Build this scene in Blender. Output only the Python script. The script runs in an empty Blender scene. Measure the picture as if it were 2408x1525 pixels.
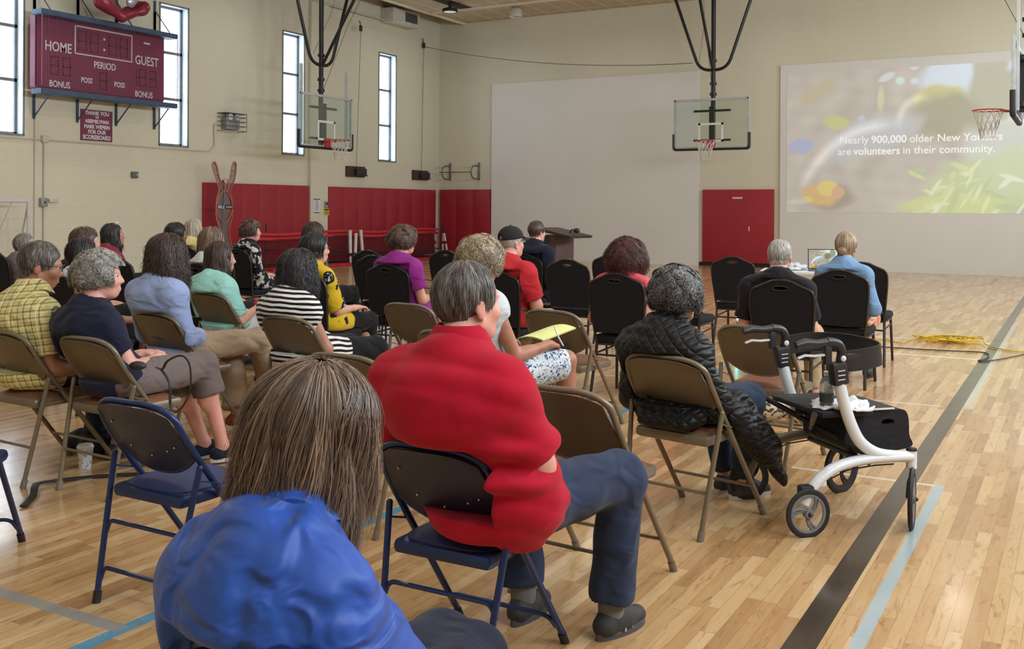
import bpy, bmesh, math, random
import numpy as np
from mathutils import Vector, Matrix, Euler
PI = math.pi
rnd = random.Random(7)
sc = bpy.context.scene
COL = sc.collection

# ------------------------------------------------------------------ camera
FPX = 2377.0
cd = bpy.data.cameras.new('camera'); cam = bpy.data.objects.new('camera', cd); COL.objects.link(cam)
cd.sensor_fit = 'HORIZONTAL'; cd.sensor_width = 36.0; cd.lens = FPX / 2408 * 36
cd.shift_y = -272.5 / 2408; cd.clip_start = 0.05; cd.clip_end = 200
cam.matrix_world = (Matrix.Translation((0, 0, 1.45)) @ Matrix.Rotation(math.radians(29.4), 4, 'Z')
                    @ Matrix.Rotation(PI / 2, 4, 'X') @ Matrix.Rotation(math.radians(0.31), 4, 'Z'))
sc.camera = cam

# ------------------------------------------------------------------ world, light, exposure
w = bpy.data.worlds.new('sky'); sc.world = w; w.use_nodes = True
bg = w.node_tree.nodes['Background']; bg.inputs[0].default_value = (0.80, 0.90, 1.0, 1); bg.inputs[1].default_value = 5.5
sc.view_settings.view_transform = 'Standard'; sc.view_settings.look = 'None'
sc.view_settings.exposure = 0.12; sc.view_settings.gamma = 1.0; sc.view_settings.use_curve_mapping = False
sc.cycles.max_bounces = 5; sc.cycles.diffuse_bounces = 3; sc.cycles.glossy_bounces = 2
sc.cycles.transparent_max_bounces = 8; sc.cycles.transmission_bounces = 4
sc.cycles.caustics_reflective = False; sc.cycles.caustics_refractive = False
sc.cycles.sample_clamp_indirect = 4.0
sc.cycles.use_denoising = True; sc.cycles.use_adaptive_sampling = True; sc.cycles.adaptive_threshold = 0.05
LAMPS = [(x, y) for x in (-14.64, -10.6, -6.4, -2.2, 1.4) for y in (-1.0, 4.9, 10.8, 16.7, 22.57)]
LAMP_W = 25.0
for wy in (2.0, 6.5, 11.0, 15.5, 20.0):      # fill lights added at the unseen, windowless right wall to brighten the left wall
    d = bpy.data.lights.new('window_daylight', 'AREA'); d.shape = 'RECTANGLE'; d.size = 1.2; d.size_y = 3.2; d.energy = 250; d.color = (.84, .92, 1.0)
    o = bpy.data.objects.new('window_daylight', d); COL.objects.link(o); o.location = (3.1, wy, 4.3); o.rotation_euler = (0, math.radians(90), 0)
def lamp_light(x, y):
    d = bpy.data.lights.new('lamp_glow', 'AREA'); d.shape = 'DISK'; d.size = 0.42
    d.energy = LAMP_W * (.62 if y > 16 else 1.12); d.color = (1.0, 0.985, 0.95); d.spread = math.radians(165)
    o = bpy.data.objects.new('lamp_glow', d); COL.objects.link(o); o.location = (x, y, 6.635)
    return o

# ------------------------------------------------------------------ node helper
class NT:
    def __init__(s, mat):
        mat.use_nodes = True; s.t = mat.node_tree; s.t.nodes.clear(); s.m = mat
        s.out = s.t.nodes.new('ShaderNodeOutputMaterial')
        s.b = s.t.nodes.new('ShaderNodeBsdfPrincipled'); s.t.links.new(s.b.outputs[0], s.out.inputs[0])
    def new(s, k, **kw):
        n = s.t.nodes.new(k)
        for a, b in kw.items(): setattr(n, a, b)
        return n
    def link(s, a, b): s.t.links.new(a, b)
    def set(s, inp, v):
        if hasattr(v, 'is_output') or isinstance(v, bpy.types.NodeSocket): s.t.links.new(v, inp)
        else: inp.default_value = v
    def m(s_, *a): pass
    def math(s, op, a, b=0.0, c=None, clamp=False):
        n = s.new('ShaderNodeMath', operation=op); n.use_clamp = clamp
        s.set(n.inputs[0], a); s.set(n.inputs[1], b)
        if c is not None: s.set(n.inputs[2], c)
        return n.outputs[0]
    def mix(s, f, a, b, blend='MIX'):
        n = s.new('ShaderNodeMix', data_type='RGBA', blend_type=blend)
        s.set(n.inputs[0], f)
        s.set(n.inputs[6], tuple(a) + (1,) if isinstance(a, (tuple, list)) and len(a) == 3 else a)
        s.set(n.inputs[7], tuple(b) + (1,) if isinstance(b, (tuple, list)) and len(b) == 3 else b)
        return n.outputs[2]
    def coord(s, which='Object'): return s.new('ShaderNodeTexCoord').outputs[which]
    def sep(s, v):
        n = s.new('ShaderNodeSeparateXYZ'); s.set(n.inputs[0], v); return n.outputs
    def comb(s, x, y, z):
        n = s.new('ShaderNodeCombineXYZ')
        for i, v in enumerate((x, y, z)): s.set(n.inputs[i], v)
        return n.outputs[0]
    def noise(s, v, scale, detail=3, rough=.5, dist=0.0):
        n = s.new('ShaderNodeTexNoise'); s.set(n.inputs['Vector'], v); n.inputs['Scale'].default_value = scale
        n.inputs['Detail'].default_value = detail; n.inputs['Roughness'].default_value = rough; n.inputs['Distortion'].default_value = dist
        return n.outputs['Fac']
    def voronoi(s, v, scale, feature='F1', rnd_=1.0):
        n = s.new('ShaderNodeTexVoronoi', feature=feature); s.set(n.inputs['Vector'], v); n.inputs['Scale'].default_value = scale
        n.inputs['Randomness'].default_value = rnd_
        return n.outputs
    def ramp(s, f, pts):
        n = s.new('ShaderNodeValToRGB'); s.set(n.inputs[0], f); e = n.color_ramp.elements
        while len(e) > 1: e.remove(e[-1])
        for i, (p, c) in enumerate(pts):
            el = e[0] if i == 0 else e.new(p)
            el.position = p; el.color = tuple(c) + (1,) if len(c) == 3 else c
        return n.outputs[0]
    def mapping(s, v, scale=(1, 1, 1), rot=(0, 0, 0), loc=(0, 0, 0)):
        n = s.new('ShaderNodeMapping'); s.set(n.inputs[0], v)
        n.inputs['Scale'].default_value = scale; n.inputs['Rotation'].default_value = rot; n.inputs['Location'].default_value = loc
        return n.outputs[0]
    def bump(s, h, strength=.3, dist=.01):
        n = s.new('ShaderNodeBump'); s.set(n.inputs['Height'], h); n.inputs['Strength'].default_value = strength
        n.inputs['Distance'].default_value = dist; s.link(n.outputs[0], s.b.inputs['Normal']); return n
    def base(s, v): s.set(s.b.inputs['Base Color'], tuple(v) + (1,) if isinstance(v, (tuple, list)) and len(v) == 3 else v)
    def p(s, **kw):
        for k, v in kw.items(): s.set(s.b.inputs[k.replace('_', ' ')], v)

def srgb(r, g, b):
    f = lambda c: (c / 255) / 12.92 if c / 255 <= .04045 else ((c / 255 + .055) / 1.055) ** 2.4
    return (f(r), f(g), f(b))
MATS = {}
def M(name, col=None, rough=.5, metal=0.0, var=.12, scale=6.0, bump=0.0, bscale=60.0, spec=.5, coat=0.0, sheen=0.0, stretch=(1, 1, 1), bdist=.004):
    """plain procedural material: base colour with a little noise variation and optional bump"""
    if name in MATS: return MATS[name]
    m = bpy.data.materials.new(name); n = NT(m); c = n.coord()
    f = n.noise(c, scale, 3)
    a = tuple(x * (1 - var) for x in col); b = tuple(min(1, x * (1 + var)) for x in col)
    n.base(n.ramp(f, [(.3, a), (.7, b)]))
    n.p(Roughness=rough, Metallic=metal)
    n.b.inputs['Specular IOR Level'].default_value = spec
    if coat: n.b.inputs['Coat Weight'].default_value = coat; n.b.inputs['Coat Roughness'].default_value = .15
    if sheen: n.b.inputs['Sheen Weight'].default_value = sheen
    if bump: n.bump(n.noise(n.mapping(c, stretch), bscale, 4), bump, bdist)
    MATS[name] = m
    return m

# ------------------------------------------------------------------ mesh helpers
class MB:
    """collects shapes, then links them as ONE mesh object"""
    def __init__(s): s.v = []; s.f = []
    def add(s, vs, fs):
        k = len(s.v); s.v += [tuple(v) for v in vs]; s.f += [tuple(i + k for i in f) for f in fs]; return s
    def box(s, c, d, M4=None, bev=0.0):
        x, y, z = d[0] / 2, d[1] / 2, d[2] / 2
        if bev:
            r = min(bev, x, y, z)
            bm = bmesh.new(); bmesh.ops.create_cube(bm, size=1)
            for v in bm.verts: v.co = Vector((v.co.x * d[0], v.co.y * d[1], v.co.z * d[2]))
            bmesh.ops.bevel(bm, geom=list(bm.edges), offset=r * .95, segments=2, affect='EDGES', profile=.5)
            bm.verts.ensure_lookup_table()
            vs = [v.co.copy() for v in bm.verts]; fs = [[v.index for v in f.verts] for f in bm.faces]; bm.free()
        else:
            vs = [Vector((i, j, k)) for i in (-x, x) for j in (-y, y) for k in (-z, z)]
            fs = [(0, 1, 3, 2), (4, 6, 7, 5), (0, 4, 5, 1), (2, 3, 7, 6), (0, 2, 6, 4), (1, 5, 7, 3)]
        vs = [Vector(c) + (M4 @ v if M4 else v) for v in vs]
        return s.add(vs, fs)
    def tube(s, pts, r, n=8, fillet=0.0, seg=5, closed=False, caps=True, flat=None):
        P = [Vector(p) for p in pts]
        if fillet: P = fillet_path(P, fillet, seg, closed)
        m = len(P); rs = r if isinstance(r, (list, tuple)) else None
        if rs is not None and len(rs) != m:
            rs = [rs[0] + (rs[-1] - rs[0]) * i / (m - 1) for i in range(m)]
        T = []
        for i in range(m):
            a = P[(i - 1) % m] if (i > 0 or closed) else P[i]; b = P[(i + 1) % m] if (i < m - 1 or closed) else P[i]
            t = (b - a); T.append(t.normalized() if t.length > 1e-9 else Vector((0, 0, 1)))
        up = Vector((0, 0, 1)) if abs(T[0].z) < .9 else Vector((0, 1, 0))
        N = (up - T[0] * up.dot(T[0])).normalized(); vs = []
        for i in range(m):
            N = (N - T[i] * N.dot(T[i])); N = N.normalized() if N.length > 1e-6 else T[i].orthogonal().normalized()
            B = T[i].cross(N); rr = rs[i] if rs else r
            for k in range(n):
                a = 2 * PI * k / n + (PI / n if n == 4 else 0)
                ca, sa = math.cos(a), math.sin(a)
                if flat: vs.append(P[i] + N * ca * rr * flat[0] + B * sa * rr * flat[1])
                else: vs.append(P[i] + (N * ca + B * sa) * rr)
        fs = []
        for i in range(m if closed else m - 1):
            j = (i + 1) % m
            for k in range(n):
                fs.append((i * n + k, i * n + (k + 1) % n, j * n + (k + 1) % n, j * n + k))
        if caps and not closed:
            fs.append(tuple(range(n))[::-1]); fs.append(tuple((m - 1) * n + k for k in range(n)))
        return s.add(vs, fs)
    def lathe(s, prof, c=(0, 0, 0), n=20, M4=None):
        vs = []; fs = []
        for r, z in prof:
            for k in range(n):
                a = 2 * PI * k / n; v = Vector((r * math.cos(a), r * math.sin(a), z))
                vs.append(Vector(c) + (M4 @ v if M4 else v))
        for i in range(len(prof) - 1):
            for k in range(n):
                fs.append((i * n + k, i * n + (k + 1) % n, (i + 1) * n + (k + 1) % n, (i + 1) * n + k))
        fs.append(tuple(range(n))[::-1]); fs.append(tuple((len(prof) - 1) * n + k for k in range(n)))
        return s.add(vs, fs)
    def ball(s, c, r, n=12, m=8, M4=None):
        r = r if isinstance(r, (tuple, list)) else (r, r, r); vs = []; fs = []
        for i in range(1, m):
            for k in range(n):
                a = 2 * PI * k / n; b = PI * i / m
                v = Vector((r[0] * math.sin(b) * math.cos(a), r[1] * math.sin(b) * math.sin(a), r[2] * math.cos(b)))
                vs.append(Vector(c) + (M4 @ v if M4 else v))
        t = len(vs); vs.append(Vector(c) + (M4 @ Vector((0, 0, r[2])) if M4 else Vector((0, 0, r[2]))))
        vs.append(Vector(c) - (M4 @ Vector((0, 0, r[2])) if M4 else Vector((0, 0, r[2]))))
        for i in range(m - 2):
            for k in range(n): fs.append((i * n + k, (i + 1) * n + k, (i + 1) * n + (k + 1) % n, i * n + (k + 1) % n))
        for k in range(n):
            fs.append((t, k, (k + 1) % n)); fs.append((t + 1, (m - 2) * n + (k + 1) % n, (m - 2) * n + k))
        return s.add(vs, fs)
    def plate(s, outline, th, M4, holes=()):
        """flat plate from a 2-D outline (x,z) extruded th along local -y..+y, placed by M4"""
        bm = bmesh.new(); loops = []
        for L in [outline] + list(holes):
            vv = [bm.verts.new((p[0], 0, p[1])) for p in L]; loops.append(vv)
            for i in range(len(vv)): bm.edges.new((vv[i], vv[(i + 1) % len(vv)]))
        bmesh.ops.triangle_fill(bm, use_beauty=True, edges=list(bm.edges), use_dissolve=False)
        bm.verts.ensure_lookup_table(); bm.verts.index_update()
        base = [v.co.copy() for v in bm.verts]; tris = [[v.index for v in f.verts] for f in bm.faces]
        n = len(base); vs = [M4 @ (v + Vector((0, -th / 2, 0))) for v in base] + [M4 @ (v + Vector((0, th / 2, 0))) for v in base]
        fs = [tuple(t) for t in tris] + [tuple(i + n for i in t[::-1]) for t in tris]
        for L in loops:
            idx = [v.index for v in L]
            for i in range(len(idx)):
                a, b = idx[i], idx[(i + 1) % len(idx)]; fs.append((a, b, b + n, a + n))
        bm.free(); return s.add(vs, fs)
    def xf(s, M4): s.v = [tuple(M4 @ Vector(v)) for v in s.v]; return s
    def build(s, name, mat, parent=None, smooth=True, loc=None, rot=None, angle=40, bevel=0.0):
        me = bpy.data.meshes.new(name); me.from_pydata(s.v, [], s.f); me.update()
        bm = bmesh.new(); bm.from_mesh(me); bmesh.ops.recalc_face_normals(bm, faces=bm.faces)
        if bevel: bmesh.ops.bevel(bm, geom=[e for e in bm.edges if len(e.link_faces) == 2 and e.calc_face_angle(0) > .5], offset=bevel, segments=2, affect='EDGES', clamp_overlap=True)
        if smooth:
            for f in bm.faces: f.smooth = True
            for e in bm.edges:
                if len(e.link_faces) != 2 or e.calc_face_angle(0) > math.radians(angle): e.smooth = False
        bm.to_mesh(me); bm.free(); me.materials.append(mat)
        return link(name, me, parent, loc, rot)
def link(name, me, parent=None, loc=None, rot=None):
    o = bpy.data.objects.new(name, me); COL.objects.link(o)
    if parent: o.parent = parent
    if loc: o.location = loc
    if rot: o.rotation_euler = rot
    return o
def fillet_path(P, r, seg=5, closed=False):
    out = []; m = len(P)
    for i in range(m):
        if not closed and i in (0, m - 1): out.append(P[i]); continue
        a, b, c = P[(i - 1) % m], P[i], P[(i + 1) % m]
        u = a - b; v = c - b; lu, lv = u.length, v.length
        if lu < 1e-6 or lv < 1e-6: continue
        d = min(r, lu * .49, lv * .49); p = b + u / lu * d; q = b + v / lv * d
        for k in range(seg + 1):
            t = k / seg; out.append(p * (1 - t) ** 2 + b * 2 * t * (1 - t) + q * t * t)
    return out
def catmull(pts, n=6, closed=False):
    P = [Vector(p) for p in pts]; out = []; m = len(P)
    for i in range(m if closed else m - 1):
        p0 = P[(i - 1) % m] if closed or i > 0 else P[i]; p1 = P[i]; p2 = P[(i + 1) % m]
        p3 = P[(i + 2) % m] if closed or i < m - 2 else p2
        for k in range(n):
            t = k / n
            out.append(.5 * ((2 * p1) + (-p0 + p2) * t + (2 * p0 - 5 * p1 + 4 * p2 - p3) * t * t + (-p0 + 3 * p1 - 3 * p2 + p3) * t ** 3))
    if not closed: out.append(P[-1])
    return out
def tag(o, label=None, cat=None, group=None, kind=None):
    if label: o['label'] = label
    if cat: o['category'] = cat
    if group: o['group'] = group
    if kind: o['kind'] = kind
    return o
def thing(name, label, cat, loc=(0, 0, 0), rz=0.0, group=None):
    o = bpy.data.objects.new(name, None); COL.objects.link(o); o.empty_display_size = .1
    o.location = loc; o.rotation_euler = (0, 0, rz)
    return tag(o, label, cat, group)
def struct(o): o['kind'] = 'structure'; return o
def copy_tree(o, parent=None):
    c = o.copy(); COL.objects.link(c)
    if parent: c.parent = parent
    for ch in list(o.children): copy_tree(ch, c)
    return c
def text_mesh(s, size, depth=.002, bold=0.0, align='CENTER'):
    cu = bpy.data.curves.new('t', 'FONT'); cu.body = s; cu.size = size; cu.extrude = depth; cu.offset = bold
    cu.align_x = align; cu.align_y = 'CENTER'; cu.resolution_u = 3
    o = bpy.data.objects.new('t', cu); COL.objects.link(o); bpy.context.view_layer.update()
    me = bpy.data.meshes.new_from_object(o.evaluated_get(bpy.context.evaluated_depsgraph_get()))
    bpy.data.objects.remove(o); bpy.data.curves.remove(cu); return me
def text(s, size, mat, M4, parent=None, name='lettering', bold=0.0, depth=.002, sx=1.0, align='CENTER'):
    me = text_mesh(s, size, depth, bold, align); me.transform(M4 @ Matrix.Diagonal((sx, 1, 1, 1))); me.materials.clear(); me.materials.append(mat)
    return link(name, me, parent)
def frame(o, x, z):  # matrix with origin o, local x->x dir, local y->z dir (for text), normal = x cross z
    x = Vector(x).normalized(); z = Vector(z).normalized(); n = x.cross(z)
    return Matrix(((x.x, z.x, n.x, o[0]), (x.y, z.y, n.y, o[1]), (x.z, z.z, n.z, o[2]), (0, 0, 0, 1)))
def colour_grid(name, img, M4, mat, parent=None):
    """img: float array h x w x 3 laid on a unit quad (x right, y up) by M4, as a colour attribute"""
    h, wd = img.shape[:2]
    X, Y = np.meshgrid(np.linspace(0, 1, wd), np.linspace(0, 1, h)); n = h * wd
    co = np.stack([X, Y, np.zeros_like(X)], -1).reshape(-1, 3)
    A = np.array(M4); co = co @ A[:3, :3].T + A[:3, 3]
    i = np.arange(n).reshape(h, wd); q = np.stack([i[:-1, :-1], i[:-1, 1:], i[1:, 1:], i[1:, :-1]], -1).reshape(-1, 4)
    me = np_mesh(name, co, q); a = me.color_attributes.new('picture', 'FLOAT_COLOR', 'POINT')
    a.data.foreach_set('color', np.concatenate([img.reshape(-1, 3), np.ones((n, 1))], 1).astype(np.float32).ravel())
    me.materials.append(mat); return link(name, me, parent)
def np_mesh(name, co, quads):
    me = bpy.data.meshes.new(name); me.vertices.add(len(co)); me.vertices.foreach_set('co', np.ascontiguousarray(co, dtype=np.float32).ravel())
    k = quads.shape[1]; me.loops.add(len(quads) * k); me.loops.foreach_set('vertex_index', np.ascontiguousarray(quads, dtype=np.int32).ravel())
    me.polygons.add(len(quads)); me.polygons.foreach_set('loop_start', np.arange(0, len(quads) * k, k, dtype=np.int32))
    try: me.polygons.foreach_set('loop_total', np.full(len(quads), k, dtype=np.int32))
    except Exception: pass
    me.polygons.foreach_set('use_smooth', np.ones(len(quads), dtype=bool)); me.update(); me.validate(); return me
# ------------------------------------------------------------------ room shell
XW, YW, XR, YN, ZC = -16.762, 25.278, 3.2, -4.5, 6.9
WINS = [(10.87, 11.64), (14.745, 15.517), (18.47, 19.24), (22.29, 23.08)]
WZ0, WZ1 = 2.735, 5.70
def wall_mat(name, col, axis):
    m = bpy.data.materials.new(name); n = NT(m); c = n.coord(); s = n.sep(c)
    u = s[1] if axis == 'y' else s[0]
    bt = n.new('ShaderNodeTexBrick'); n.link(n.comb(u, s[2], 0), bt.inputs['Vector'])
    bt.inputs['Scale'].default_value = 1; bt.inputs['Brick Width'].default_value = .405; bt.inputs['Row Height'].default_value = .203
    bt.inputs['Mortar Size'].default_value = .006; bt.inputs['Mortar Smooth'].default_value = .6
    big = n.noise(n.mapping(c, (1, 1, .35)), .7, 3)
    base = n.ramp(big, [(.3, tuple(x * .96 for x in col)), (.7, tuple(x * 1.03 for x in col))])
    n.base(n.mix(n.math('MULTIPLY', bt.outputs['Fac'], .10), base, tuple(x * .55 for x in col)))
    n.p(Roughness=.55); n.bump(n.math('SUBTRACT', n.math('MULTIPLY', n.noise(c, 90, 3), .25), bt.outputs['Fac']), .35, .004)
    return m
cream = srgb(217, 213, 193)
MW_L = wall_mat('cream_block_paint_side', cream, 'y'); MW_B = wall_mat('cream_block_paint_end', cream, 'x')
# left wall with four window openings
ys = [YN] + [v for w_ in WINS for v in w_] + [YW + .3]; mb = MB(); TH_ = .30; ZT = 8.0
for i in range(0, len(ys) - 1):
    y0, y1 = ys[i], ys[i + 1]; cx = XW - TH_ / 2
    if i % 2 == 0: mb.box((cx, (y0 + y1) / 2, ZT / 2), (TH_, y1 - y0, ZT))
    else:
        mb.box((cx, (y0 + y1) / 2, WZ0 / 2), (TH_, y1 - y0, WZ0)); mb.box((cx, (y0 + y1) / 2, (WZ1 + ZT) / 2), (TH_, y1 - y0, ZT - WZ1))
struct(mb.build('wall_left', MW_L, smooth=False))
struct(MB().box(((XW + XR) / 2, YW + .15, ZT / 2), (XR - XW, .3, ZT)).build('wall_back', MW_B, smooth=False))
struct(MB().box((XR + .15, (YN + YW) / 2, ZT / 2), (.3, YW - YN + .6, ZT)).build('wall_right', MW_L, smooth=False))
struct(MB().box(((XW + XR) / 2, YN - .15, ZT / 2), (XR - XW + .6, .3, ZT)).build('wall_front', MW_B, smooth=False))
# shallow pier on the left wall beside the third window
struct(MB().box((XW + .05, 19.39 + .33, 3.7), (.10, .66, 7.4)).build('trim_1', MW_L, smooth=False))
# windows
MFR = M('grey_window_frame', srgb(120, 126, 130), .4, .3)
def glass_mat(name, tint, a=.12, rough=.02):
    m = bpy.data.materials.new(name); n = NT(m); n.t.nodes.remove(n.b)
    tr = n.new('ShaderNodeBsdfTransparent'); tr.inputs[0].default_value = tuple(tint) + (1,)
    gl = n.new('ShaderNodeBsdfGlossy'); gl.inputs['Roughness'].default_value = rough; gl.inputs[0].default_value = (.9, .95, .95, 1)
    fr = n.new('ShaderNodeFresnel'); fr.inputs[0].default_value = 1.45; mx = n.new('ShaderNodeMixShader')
    n.set(mx.inputs[0], n.math('ADD', n.math('MULTIPLY', fr.outputs[0], a), .03, clamp=True)); n.link(tr.outputs[0], mx.inputs[1]); n.link(gl.outputs[0], mx.inputs[2]); n.link(mx.outputs[0], n.out.inputs[0])
    return m
MGL = glass_mat('window_glass', (.97, .99, 1))
MREV = M('white_window_reveal', srgb(225, 232, 236), .5, var=.03)
for k, (a, b) in enumerate(WINS):
    X = XW - .20; f = MB(); yc = (a + b) / 2
    f.box((XW + .004, a + .0, (WZ0 + WZ1) / 2), (.02, .035, WZ1 - WZ0)).box((XW + .004, b, (WZ0 + WZ1) / 2), (.02, .035, WZ1 - WZ0))
    f.box((XW + .004, yc, WZ0), (.02, b - a + .035, .035)).box((XW + .004, yc, WZ1), (.02, b - a + .035, .035))
    f.box((X, a + .03, (WZ0 + WZ1) / 2), (.05, .06, WZ1 - WZ0)).box((X, b - .03, (WZ0 + WZ1) / 2), (.05, .06, WZ1 - WZ0))
    for z in (WZ0 + .03, 3.74, 4.72, WZ1 - .03): f.box((X, yc, z), (.05, b - a, .06))
    r = struct(f.build('window_%d' % (k + 1), MFR, smooth=False))
    struct(MB().box((X - .005, yc, (WZ0 + WZ1) / 2), (.006, b - a - .08, WZ1 - WZ0 - .08)).build('pane', MGL, r, smooth=False))
    rv = MB().box((XW - .15, b - .004, (WZ0 + WZ1) / 2), (.28, .008, WZ1 - WZ0)).box((XW - .15, a + .004, (WZ0 + WZ1) / 2), (.28, .008, WZ1 - WZ0))
    rv.box((XW - .15, yc, WZ0 + .004), (.28, b - a - .02, .008)).box((XW - .15, yc, WZ1 - .004), (.28, b - a - .02, .008))
    struct(rv.build('reveal', MREV, r, smooth=False))

# ---- floor: maple strips laid along Y with painted court lines
m = bpy.data.materials.new('maple_gym_floor'); n = NT(m); c = n.coord(); s = n.sep(c)
x, y = s[0], s[1]
row = n.math('FLOOR', n.math('DIVIDE', x, .057)); fx = n.math('FRACT', n.math('DIVIDE', x, .057))
wn = n.new('ShaderNodeTexWhiteNoise', noise_dimensions='1D'); n.link(row, wn.inputs['W'])
u = n.math('ADD', n.math('DIVIDE', y, .62), n.math('MULTIPLY', wn.outputs['Value'], 9.0)); pl = n.math('FLOOR', u); fu = n.math('FRACT', u)
w2 = n.new('ShaderNodeTexWhiteNoise', noise_dimensions='2D'); n.link(n.comb(row, pl, 0), w2.inputs['Vector'])
grain = n.noise(n.comb(n.math('MULTIPLY', x, 9), n.math('ADD', n.math('MULTIPLY', y, .7), n.math('MULTIPLY', w2.outputs['Value'], 40)), 0), 4.5, 5, .62, .6)
tone = n.math('ADD', n.math('MULTIPLY', w2.outputs['Value'], .62), n.math('MULTIPLY', grain, .42))
col = n.ramp(tone, [(.12, srgb(160, 120, 82)), (.34, srgb(190, 150, 104)), (.62, srgb(206, 170, 122)), (.9, srgb(220, 190, 148))])
dk = n.ramp(n.noise(n.comb(n.math('MULTIPLY', x, 14), n.math('ADD', n.math('MULTIPLY', y, 2.2), n.math('MULTIPLY', w2.outputs['Value'], 20)), 3), 2.2, 4, .6, 1.0), [(.56, (1, 1, 1)), (.72, (.50, .38, .27))])
col = n.mix(.75, col, dk, 'MULTIPLY')
seam = n.math('MAXIMUM', n.math('LESS_THAN', fx, .035), n.math('LESS_THAN', fu, .004))
col = n.mix(n.math('MULTIPLY', seam, .5), col, srgb(120, 80, 50))
def band(v, c0, hw): return n.math('LESS_THAN', n.math('ABSOLUTE', n.math('SUBTRACT', v, c0)), hw)
def rng(v, lo, hi): return n.math('MULTIPLY', n.math('GREATER_THAN', v, lo), n.math('LESS_THAN', v, hi))
def AND(a, b): return n.math('MULTIPLY', a, b)
def paint(mask, c_, a=.9):
    global col
    col = n.mix(n.math('MULTIPLY', mask, a), col, c_)
wear = n.math('GREATER_THAN', n.noise(c, 38, 4, .7), .36)
def disc(cx, cy, r0, r1, sy=1.0):
    d = n.math('SQRT', n.math('ADD', n.math('POWER', n.math('SUBTRACT', x, cx), 2), n.math('POWER', n.math('MULTIPLY', n.math('SUBTRACT', y, cy), sy), 2)))
    return rng(d, r0, r1)
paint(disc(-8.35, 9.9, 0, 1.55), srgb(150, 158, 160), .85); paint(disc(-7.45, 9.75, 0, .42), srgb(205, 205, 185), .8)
paint(disc(-8.35, 9.9, 1.9, 1.95), srgb(190, 120, 100), .8)
paint(AND(band(y, 12.22, .022), n.math('LESS_THAN', x, -.83)), srgb(245, 240, 225)); paint(AND(band(y, 10.85, .024), n.math('LESS_THAN', x, -.88)), srgb(245, 240, 225))
paint(AND(band(y, 8.1, .02), n.math('LESS_THAN', x, -.9)), srgb(236, 222, 190), .7); paint(AND(band(y, 5.75, .018), rng(x, -1.42, -.62)), srgb(225, 220, 205), .75)
paint(AND(AND(disc(-7.67, 24.1, 6.38, 6.43), n.math('LESS_THAN', y, 22.3)), n.math('GREATER_THAN', y, 10)), srgb(80, 70, 66), .8)
paint(AND(band(x, -1.57, .035), rng(y, 22.0, 24.3)), srgb(95, 88, 85), .85)
paint(AND(AND(band(x, -2.86, .03), n.math('LESS_THAN', y, 9.2)), wear), srgb(70, 156, 196))
paint(AND(AND(band(y, 2.37, .03), n.math('LESS_THAN', x, -2.86)), wear), srgb(150, 156, 160), .85)
paint(AND(AND(band(x, -.645, .026), n.math('LESS_THAN', y, 5.77)), wear), srgb(165, 190, 200), .85)
paint(AND(AND(band(x, -.74, .03), rng(y, 8.2, 14.6)), wear), srgb(190, 205, 205), .6)
paint(AND(band(x, -.81, .052), n.math('LESS_THAN', y, 25)), srgb(44, 41, 42), .93)
n.base(col); n.p(Roughness=n.math('ADD', .16, n.math('MULTIPLY', n.noise(c, 5, 3), .14)))
n.b.inputs['Coat Weight'].default_value = .35; n.b.inputs['Coat Roughness'].default_value = .12
n.bump(n.math('SUBTRACT', n.math('MULTIPLY', n.noise(n.mapping(c, (1, .15, 1)), 22, 2), .6), n.math('MULTIPLY', seam, .5)), .12, .003)
struct(MB().box(((XW + XR) / 2, (YN + YW) / 2, -.05), (XR - XW + .6, YW - YN + .6, .1)).build('floor', m, smooth=False))

# ---- ceiling: acoustic board panels on a grid, stopping short of the left wall
m = bpy.data.materials.new('acoustic_ceiling_board'); n = NT(m); c = n.coord(); s = n.sep(c)
gx = n.math('FRACT', n.math('DIVIDE', n.math('ADD', s[0], 30.1), .61)); gy = n.math('FRACT', n.math('DIVIDE', n.math('ADD', s[1], 9.9), 1.83))
g = n.math('MAXIMUM', n.math('LESS_THAN', gx, .06), n.math('LESS_THAN', gy, .022))
f = n.noise(n.mapping(c, (3, 1, 1)), 4, 5, .7)
col = n.ramp(f, [(.3, srgb(178, 162, 134)), (.7, srgb(206, 190, 160))]); n.base(n.mix(n.math('MULTIPLY', g, .8), col, srgb(232, 224, 205))); n.p(Roughness=.8)
n.bump(n.math('ADD', g, n.math('MULTIPLY', n.noise(c, 150, 3), .4)), .3, .01)
struct(MB().box(((XR - 15.86) / 2, (YN + YW) / 2, ZC + .04), (XR + 15.86, YW - YN, .08)).build('ceiling', m, smooth=False))
struct(MB().box(((XW + XR) / 2, (YN + YW) / 2, ZT + .1), (XR - XW + .6, YW - YN + .6, .2)).build('trim_2', M('dark_roof_deck', srgb(58, 56, 54), .8), smooth=False))
# dark slot above the lamp row + rail
struct(MB().box((-14.64, 21.6, ZC - .006), (.40, 3.5, .012)).build('trim_3', M('black_slot', srgb(40, 36, 34), .8), smooth=False))
MTB = M('ceiling_rail_white', srgb(226, 218, 198), .5, var=.04)
struct(MB().box((-6.3, 23.42, ZC - .025), (19, .05, .05)).build('trim_4', MTB, smooth=False))
struct(MB().box((-15.86, 10.4, ZC - .03), (.05, 29.8, .06)).build('trim_5', MTB, smooth=False))
# black rubber baseboards
MBB = M('black_baseboard', srgb(30, 28, 30), .5)
struct(MB().box((-7.6, YW - .006, .05), (2.1, .012, .10)).build('baseboard_back', MBB, smooth=False))
struct(MB().box((XW + .006, 10, .05), (.012, 29, .10)).build('baseboard_left', MBB, smooth=False))

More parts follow.
